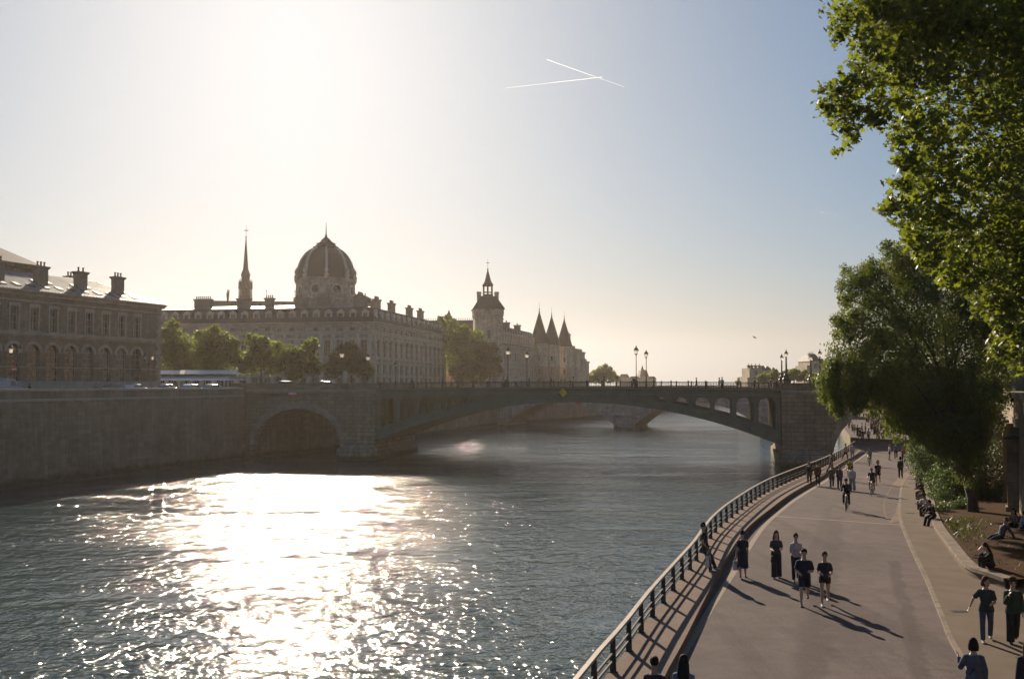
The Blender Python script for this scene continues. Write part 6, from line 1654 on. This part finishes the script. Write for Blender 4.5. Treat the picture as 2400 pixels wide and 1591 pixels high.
# white T-shirt front shown between the vest edges
prt, inf = build_person(dict(h=1.72, top=(.03, .045, .03), sleeve=2, coat=True, loose=.022, hem=.05, bottom=('wide', (.02, .02, .022)), hair=('curly', 'brown'), legs=((8, 4), (-14, 18)), arms=((30, 10, 122, 18), (2, 10, 30, 10)), nod=.15, shoe=(.1, .1, .1)), .011)
o = add_person(prt, gp(2376, 1506, PAVE_H), R(-12), 'curly haired person in dark green jacket with a hand at the mouth', 'people on the quay road')
prt, inf = build_person(dict(h=1.67, fem=True, top=(.07, .08, .105), sleeve=2, loose=.02, bottom=('trousers', BLK), hair=('bob', 'black'), legs=((10, 6), (-12, 8)), arms=((4, 16, 20, 4), (20, 22, 110, 10)), strap=(.03, .03, .03)), .011)
o = add_person(prt, PX(2269, 1485, 1.67), R(166), 'woman in pale blue shirt with crossbody strap seen from behind, raising a hand', 'people on the quay road')
prt, inf = build_person(dict(h=1.70, fem=True, top=(.022, .026, .03), sleeve=2, coat=True, loose=.022, hem=.12, bottom=('trousers', BLK), hair=('long', 'brown'), legs=((-12, 6), (12, 6)), arms=((-4, 12, 14, 4), (4, 8, 20, 4))), .012)
o = add_person(prt, PX(2396, 1487, 1.70), R(168), 'brown haired person in dark coat cut by the bottom right corner', 'people on the quay road')
bag(o.matrix_basis @ inf['hand'][1], R(10), (.5, .48, .46), 'pale bag carried at the bottom right corner', .34, .36, .12, .16)

# --- people sitting on the low wall and in the bed
SITL = ((82, 84), (76, 66)); GS = 'people sitting by the planting bed'
def seated(px, py, lab, P, rz, h_seat, hz=0.0):
    P = dict(P); P['seat'] = h_seat + .10; P.setdefault('legs', SITL); pr, inf = build_person(P, .014)
    return add_person(pr, gp(px, py, hz), rz, lab, GS)
sr = R(-62)
seated(2188, 1234, 'seated person nearest us on the low wall, dark top, legs stretched out', dict(h=1.74, top=BLK, sleeve=2, bottom=('trousers', BLK), hair=('short', 'black'), lean=.35, legs=((78, 60), (70, 48)), arms=((30, 6, 50, 20), (35, 6, 55, 20)), nod=.4, shoe=(.05, .05, .05)), sr, .45)
seated(2174, 1212, 'seated person in white tee on the low wall, second nearest us', dict(h=1.72, top=(.5, .5, .52), sleeve=.7, bottom=('trousers', BLK), hair=('short', 'brown'), lean=.45, arms=((50, 6, 40, 15), (45, 6, 50, 20)), nod=.5), sr, .45)
seated(2167, 1196, 'seated person in dark blue with light bag on lap, middle of the row', dict(h=1.68, fem=True, top=(.03, .035, .06), sleeve=2, bottom=('trousers', DEN), hair=('long', 'black'), lean=.3, arms=((35, 6, 60, 20), (40, 6, 50, 20)), nod=.3), sr, .45)
seated(2162, 1172, 'seated person in black on the low wall, fourth of the row', dict(h=1.72, top=BLK, sleeve=2, bottom=('trousers', (.03, .03, .03)), hair=('short', 'black'), lean=.25, arms=((30, 6, 60, 20), (40, 6, 50, 20))), sr, .45)
seated(2160, 1147, 'seated person with brown jacket at the far end of the row', dict(h=1.7, top=(.08, .045, .025), sleeve=2, bottom=('trousers', NAVY), hair=('short', 'brown'), lean=.3, arms=((35, 6, 60, 20), (30, 6, 70, 20))), sr, .45)
seated(2157, 1130, 'seated person in grey at the shrub, beyond the brown jacket', dict(h=1.7, top=(.1, .1, .11), sleeve=2, bottom=('trousers', BLK), hair=('short', 'black'), lean=.25, arms=((35, 6, 60, 20), (30, 6, 70, 20))), sr, .45)
seated(2322, 1332, 'dark clothed person sitting on the bed edge with knees drawn up', dict(h=1.74, top=(.012, .014, .013), sleeve=2, coat=True, loose=.03, bottom=('trousers', BLK), hair=('long', 'black'), lean=.25, legs=((118, 128), (112, 120)), arms=((60, 6, 40, 25), (60, 6, 40, 25)), nod=.2), R(-80), .02, BED_H)
seated(2378, 1238, 'person in pink top sitting in the shade at the wall foot', dict(h=1.7, fem=True, top=(.22, .12, .11), sleeve=.6, bottom=('trousers', BLK), hair=('long', 'brown'), lean=.2, legs=((112, 128), (108, 120)), arms=((50, 6, 60, 25), (50, 6, 40, 25))), R(-40), .02, BED_H + .1)
seated(2396, 1245, 'person in pale shirt sitting in the shade, nearest the right edge', dict(h=1.74, top=(.3, .3, .33), sleeve=.6, bottom=('trousers', BLK), hair=('short', 'black'), lean=.2, legs=((112, 128), (108, 120)), arms=((50, 6, 60, 25), (50, 6, 40, 25))), R(30), .02, BED_H + .1)
seated(2345, 1262, 'person in grey blue reclining on the soil in the shade', dict(h=1.72, top=(.07, .08, .1), sleeve=2, bottom=('trousers', (.04, .045, .06)), hair=('short', 'brown'), lean=-.5, legs=((88, 30), (84, 14)), arms=((-40, 16, 10, 0), (-35, 16, 12, 0))), R(-70), .02, BED_H + .1)

# --- bicycles and riders
def make_bicycle(col):
    e = empty('bicycle', (0, 0, 0)); m_ = cloth(col)      # heads towards -Y
    for y in (-.52, .52):
        mb = MB(); n = 26
        mb.tube([(0, y + .335 * math.cos(2 * PI * i / n), .345 + .335 * math.sin(2 * PI * i / n)) for i in range(n + 1)], .016, 6, False); w = mb.build('wheel', M_tyre, e)
        mb = MB()
        for i in range(12): mb.tube([(0, y, .345), (0, y + .32 * math.cos(2 * PI * i / 12), .345 + .32 * math.sin(2 * PI * i / 12))], .003, 3, False)
        mb.tube([(-.03, y, .345), (.03, y, .345)], .025, 8); mb.build('spoke', M_rim, w)
    mb = MB(); bb, st, hd, hb = (0, .08, .29), (0, .22, .82), (0, -.36, .86), (0, -.39, .70)
    for a, c in ((bb, st), (bb, hb), (st, hd), (hd, hb), (bb, (0, .52, .345)), (st, (0, .52, .345)), (hb, (0, -.52, .345))): mb.tube([a, c], .017, 6)
    mb.build('frame', m_, e)
    mb = MB(); mb.tube([(-.28, -.30, 1.02), (-.2, -.38, 1.02), (0, -.40, 1.0), (.2, -.38, 1.02), (.28, -.30, 1.02)], .014, 6); mb.tube([(0, -.37, .86), (0, -.40, 1.0)], .016, 6); mb.build('handlebar', M_lampmetal, e)
    mb = MB(); mb.frus(0, .25, .93, .98, .03, .12, .07, .14); mb.tube([(0, .22, .82), (0, .24, .93)], .014, 6); mb.build('saddle', M_tyre, e)
    mb = MB(); mb.lathe([(.02, -.012), (.09, -.012), (.09, .012), (.02, .012)], 14); mb.v = [(p[2] + .05, p[0] + .08, p[1] + .29) for p in mb.v]; mb.tube([(.08, .08, .29), (.1, -.04, .18)], .012, 5); mb.tube([(-.08, .08, .29), (-.1, .2, .40)], .012, 5); mb.box(.08, .18, -.09, .0, .17, .19); mb.box(-.18, -.08, .15, .25, .39, .41); mb.build('crank', M_rim, e)
    mb = MB(); mb.ball((0, -.47, .92), .045, 8, 6); mb.build('front_lamp', M_lant, e)
    return e
def rider(px, py, rz, P, lab, blab, col, hz=0.0):
    pos = gp(px, py, hz); P = dict(P); P.setdefault('legs', ((66, 60), (38, 72))); P['seat'] = 1.06; P.setdefault('lean', .5); P.setdefault('arms', ((42, 14, 18, 6), (42, 14, 18, 6))); P.setdefault('nod', -.35); P['spread'] = .1
    pr, inf = build_person(P, .014); Mz = Matrix.Rotation(rz, 3, 'Z')
    o = add_person(pr, pos + Mz @ Vector((0, .22, 0)), rz, lab, 'cyclists on the quay road')
    bk = make_bicycle(col); bk.location = pos; bk.rotation_euler = (0, 0, rz); tag(bk, blab, 'bicycle')
rider(1984, 1196, R(-22), dict(h=1.76, top=(.02, .022, .03), sleeve=2, bottom=('trousers', BLK), hair=('short', 'black'), helmet=(.03, .03, .035)), 'cyclist with dark helmet and jacket riding towards us, nearest of the riders', 'dark bicycle ridden by the helmeted cyclist', (.03, .03, .03))
rider(2044, 1160, R(-26), dict(h=1.74, top=(.03, .025, .04), sleeve=.7, bottom=('shorts', NAVY), short=.7, hair=('short', 'black'), skin=SKIN[1]), 'bareheaded cyclist in dark short sleeves beside the walking man', 'reddish brown bicycle under the bareheaded cyclist', (.14, .04, .03))
rider(2038, 1092, R(-24), dict(h=1.68, fem=True, top=(.16, .2, .17), sleeve=2, bottom=('skirt', (.02, .12, .075)), skirt=.6, hair=('long', 'brown')), 'cyclist in a long green skirt in front of the bridge shadow', 'bicycle ridden by the woman in the green skirt', (.05, .06, .05))
rider(1992, 1128, R(-22), dict(h=1.74, top=(.22, .24, .02), sleeve=.7, bottom=('shorts', BLK), hair=('short', 'brown'), helmet=(.05, .05, .05)), 'cyclist in a yellow green jersey close to the walkway', 'dark road bicycle of the rider in the yellow green jersey', (.05, .05, .05))

# --- walkers further off
GW = 'people on the quay road'
WALKP = [((16, 6), (-16, 20)), ((-14, 18), (16, 6)), ((20, 10), (-20, 26)), ((5, 3), (-5, 5))]
WK = [(1897, 1137, 0, 1.78, (.07, .045, .03), 2, ('trousers', NAVY), 'grey', 164, 'man in brown jacket walking away by the kerb, left of two', True),
      (1917, 1138, 0, 1.76, (.11, .055, .03), 2, ('trousers', BLK), 'black', 164, 'man in rust brown jacket walking away by the kerb, right of two', True),
      (1950, 1145, 0, 1.72, (.09, .085, .03), .8, ('trousers', DEN), 'brown', -14, 'person in olive top and jeans, left of the pair near the kerb', False),
      (1968, 1147, 0, 1.74, (.035, .03, .045), 2, ('trousers', NAVY), 'black', -14, 'person in dark jacket, right of the pair near the kerb', False),
      (1948, 1108, WALK_H, 1.72, (.045, .05, .08), .8, ('trousers', NAVY), 'brown', 90, 'person in blue standing on the walkway at the railing', False),
      (1998, 1150, 0, 1.74, (.5, .47, .45), 2, ('wide', (.3, .27, .25)), 'brown', 166, 'person in white shirt and pale trousers behind the helmeted cyclist', False),
      (2058, 1134, 0, 1.82, (.018, .018, .02), .7, ('shorts', BLK), 'black', -24, 'big man in black tee and shorts walking alone mid road', False),
      (2085, 1078, 0, 1.70, (.6, .56, .52), .7, ('shorts', NAVY), 'blond', 60, 'person in white top striding across before the bridge shadow', False),
      (2100, 1075, 0, 1.74, (.04, .09, .2), .7, ('trousers', BLK), 'black', -20, 'person in bright blue top at the edge of the bridge shadow', False),
      (2111, 1121, 0, 1.80, (.02, .035, .025), 2, ('trousers', BLK), 'black', 160, 'tall person in dark green jacket walking by the shrub', False),
      (1982, 1077, WALK_H, 1.68, (.3, .2, .2), .8, ('trousers', BLK), 'brown', 120, 'person in pink top on the walkway where the railing ends', False),
      (1998, 1076, WALK_H, 1.74, (.35, .33, .36), 2, ('trousers', (.2, .2, .22)), 'grey', 150, 'person in pale grey on the walkway where the railing ends', False),
      (2118, 1086, 0, 1.72, (.25, .03, .03), .8, ('trousers', BLK), 'black', -20, 'person in red top beside the pavement shrub', False),
      (2070, 1036, 0, 1.74, (.02, .02, .02), 2, ('trousers', BLK), 'black', 165, 'person in black standing inside the bridge shadow', False)]
for i, (px, py, hz, h, top, sl, bt, hair, deg, lab, coat) in enumerate(WK):
    pr, inf = build_person(dict(h=h, top=top, sleeve=sl, coat=coat, hem=.08 if coat else 0, bottom=bt, hair=('short' if i % 3 else 'bob', hair), legs=WALKP[i % 4], arms=((12, 8, 25, 5), (-14, 8, 20, 5)) if i % 2 else ((-12, 9, 20, 5), (14, 8, 30, 10)), fem=i % 3 == 0, skin=SKIN[i % 2], shoe=(.2, .2, .2) if i % 2 else (.03, .03, .03)), .02, False)
    add_person(pr, gp(px, py, hz), R(deg), lab, GW)

# --- crowd beyond the bridge and pedestrians on it: a few figures copied with their parts
VAR = []
for i in range(6):
    pr, inf = build_person(dict(h=1.64 + .04 * i, fem=i % 2 == 0, top=WHT, sleeve=(.7, 2, .6, 2, .8, .7)[i], bottom=(('trousers', BLK), ('trousers', NAVY), ('shorts', DEN), ('wide', BLK), ('skirt', NAVY), ('trousers', DEN))[i], hair=(('long', 'brown'), ('short', 'black'), ('bob', 'blond'), ('short', 'brown'), ('pony', 'black'), ('short', 'grey'))[i], legs=WALKP[i % 4], arms=((12, 8, 25, 5), (-14, 8, 20, 5)), skin=SKIN[(0, 1, 0, 2, 0, 1)[i]]), .028, False)
    VAR.append(pr)
COLS = [((.6, .57, .53), 'white'), ((.016, .016, .018), 'black'), ((.2, .03, .03), 'red'), ((.03, .05, .12), 'blue'), ((.14, .09, .05), 'brown'), ((.03, .06, .035), 'dark green'), ((.35, .3, .22), 'beige'), ((.32, .2, .2), 'pink')]
def crowd_person(i, p, rz, ci, label, group):
    o = add_person(VAR[i % len(VAR)], p, rz, label, group)
    for c in o.children:
        if c.name.split('.')[0] in ('shirt', 'coat'):
            c.material_slots[0].link = 'OBJECT'; c.material_slots[0].material = cloth(COLS[ci][0])
    return o
gg = random.Random(5)
spots = [(1990, 1004), (1998, 1012), (2003, 1018), (2010, 1022), (2016, 1030), (2022, 1035), (1984, 998), (1993, 996), (2020, 1015), (2028, 1017), (2043, 1012), (2036, 1034), (2057, 1030), (2060, 1033), (2073, 1020), (2082, 1024)]
while len(spots) < 78:
    q = (gg.uniform(2040, 2125), 991 + abs(gg.gauss(0, 16)))
    if q[1] < 1026 and all(abs(q[0] - s[0]) + 1.5 * abs(q[1] - s[1]) > 2.2 for s in spots): spots.append(q)
for k in range(10): spots.append((gg.uniform(2005, 2110), gg.uniform(984, 992)))
for i, (px, py) in enumerate(spots):
    p = gp(px, py); ci = gg.choice([0, 0, 1, 1, 1, 2, 3, 4, 4, 5, 6, 7])
    crowd_person(i, p, gg.choice([R(-20), R(160), R(-20), R(70)]) + gg.uniform(-.4, .4), ci, 'person in %s top in the crowd beyond the bridge arch' % COLS[ci][1], 'crowd in %s beyond the bridge' % COLS[ci][1])
ORD = ['first', 'second', 'third', 'fourth', 'fifth', 'sixth', 'seventh', 'eighth', 'ninth', 'tenth', 'eleventh', 'twelfth', 'thirteenth', 'fourteenth', 'fifteenth', 'sixteenth', 'seventeenth', 'eighteenth', 'nineteenth', 'twentieth', 'twenty-first', 'twenty-second', 'twenty-third', 'twenty-fourth']
bx_ = sorted([885, 966, 1038, 1058, 1072, 1109, 1117, 1180, 1188, 1210, 1240, 1290, 1315, 1343, 1415, 1485, 1532, 1632, 1685, 1692, 1768, 1806, 1822])
for i, px in enumerate(bx_):
    r_ = (px - 1200) / F; s = 0.0; t = gg.choice([1.0, 1.2, 1.6, 2.2])
    for _ in range(20):
        w = br(s, t, 0); s += (r_ * w.y - w.x) / .98
    ci = gg.randrange(len(COLS))
    crowd_person(i + 2, br(s, t, deck_z(s)), U1 + gg.choice([R(90), R(-90), R(90), 0]) + gg.uniform(-.3, .3), ci, 'pedestrian in %s behind the iron bridge railing, %s from the left' % (COLS[ci][1], ORD[i]), 'pedestrians on the iron bridge')
for i, (px, Y, lab) in enumerate([(70, 122, 'person standing by the parked scooters on the island quay'), (225, 134, 'dark figure before the hoarding, left of two'), (260, 137, 'person in front of the hoarding, right of two'), (1130, 178, 'distant walker on the island quay under the dark tree')]):
    q = at_y(px, 900, Y); crowd_person(i, (q.x, Y, G0), R(60 + 80 * i), (1, 1, 2, 0)[i], lab, 'people on the island quay')

# ---------------------------------------------------------------- haze
def build_haze():
    mb = MB(); mb.box(-900, 900, -60, 1500, -2.0, 75)
    m = bpy.data.materials.new('haze_air'); m.use_nodes = True
    t = m.node_tree; t.nodes.clear()
    o = t.nodes.new('ShaderNodeOutputMaterial'); v = t.nodes.new('ShaderNodeVolumePrincipled')
    v.inputs['Color'].default_value = (1.0, 0.88, 0.75, 1); v.inputs['Density'].default_value = HAZE
    v.inputs['Anisotropy'].default_value = 0.62
    t.links.new(v.outputs[0], o.inputs['Volume'])
    h = mb.build('haze', m); tag(h, kind='stuff')
build_haze()
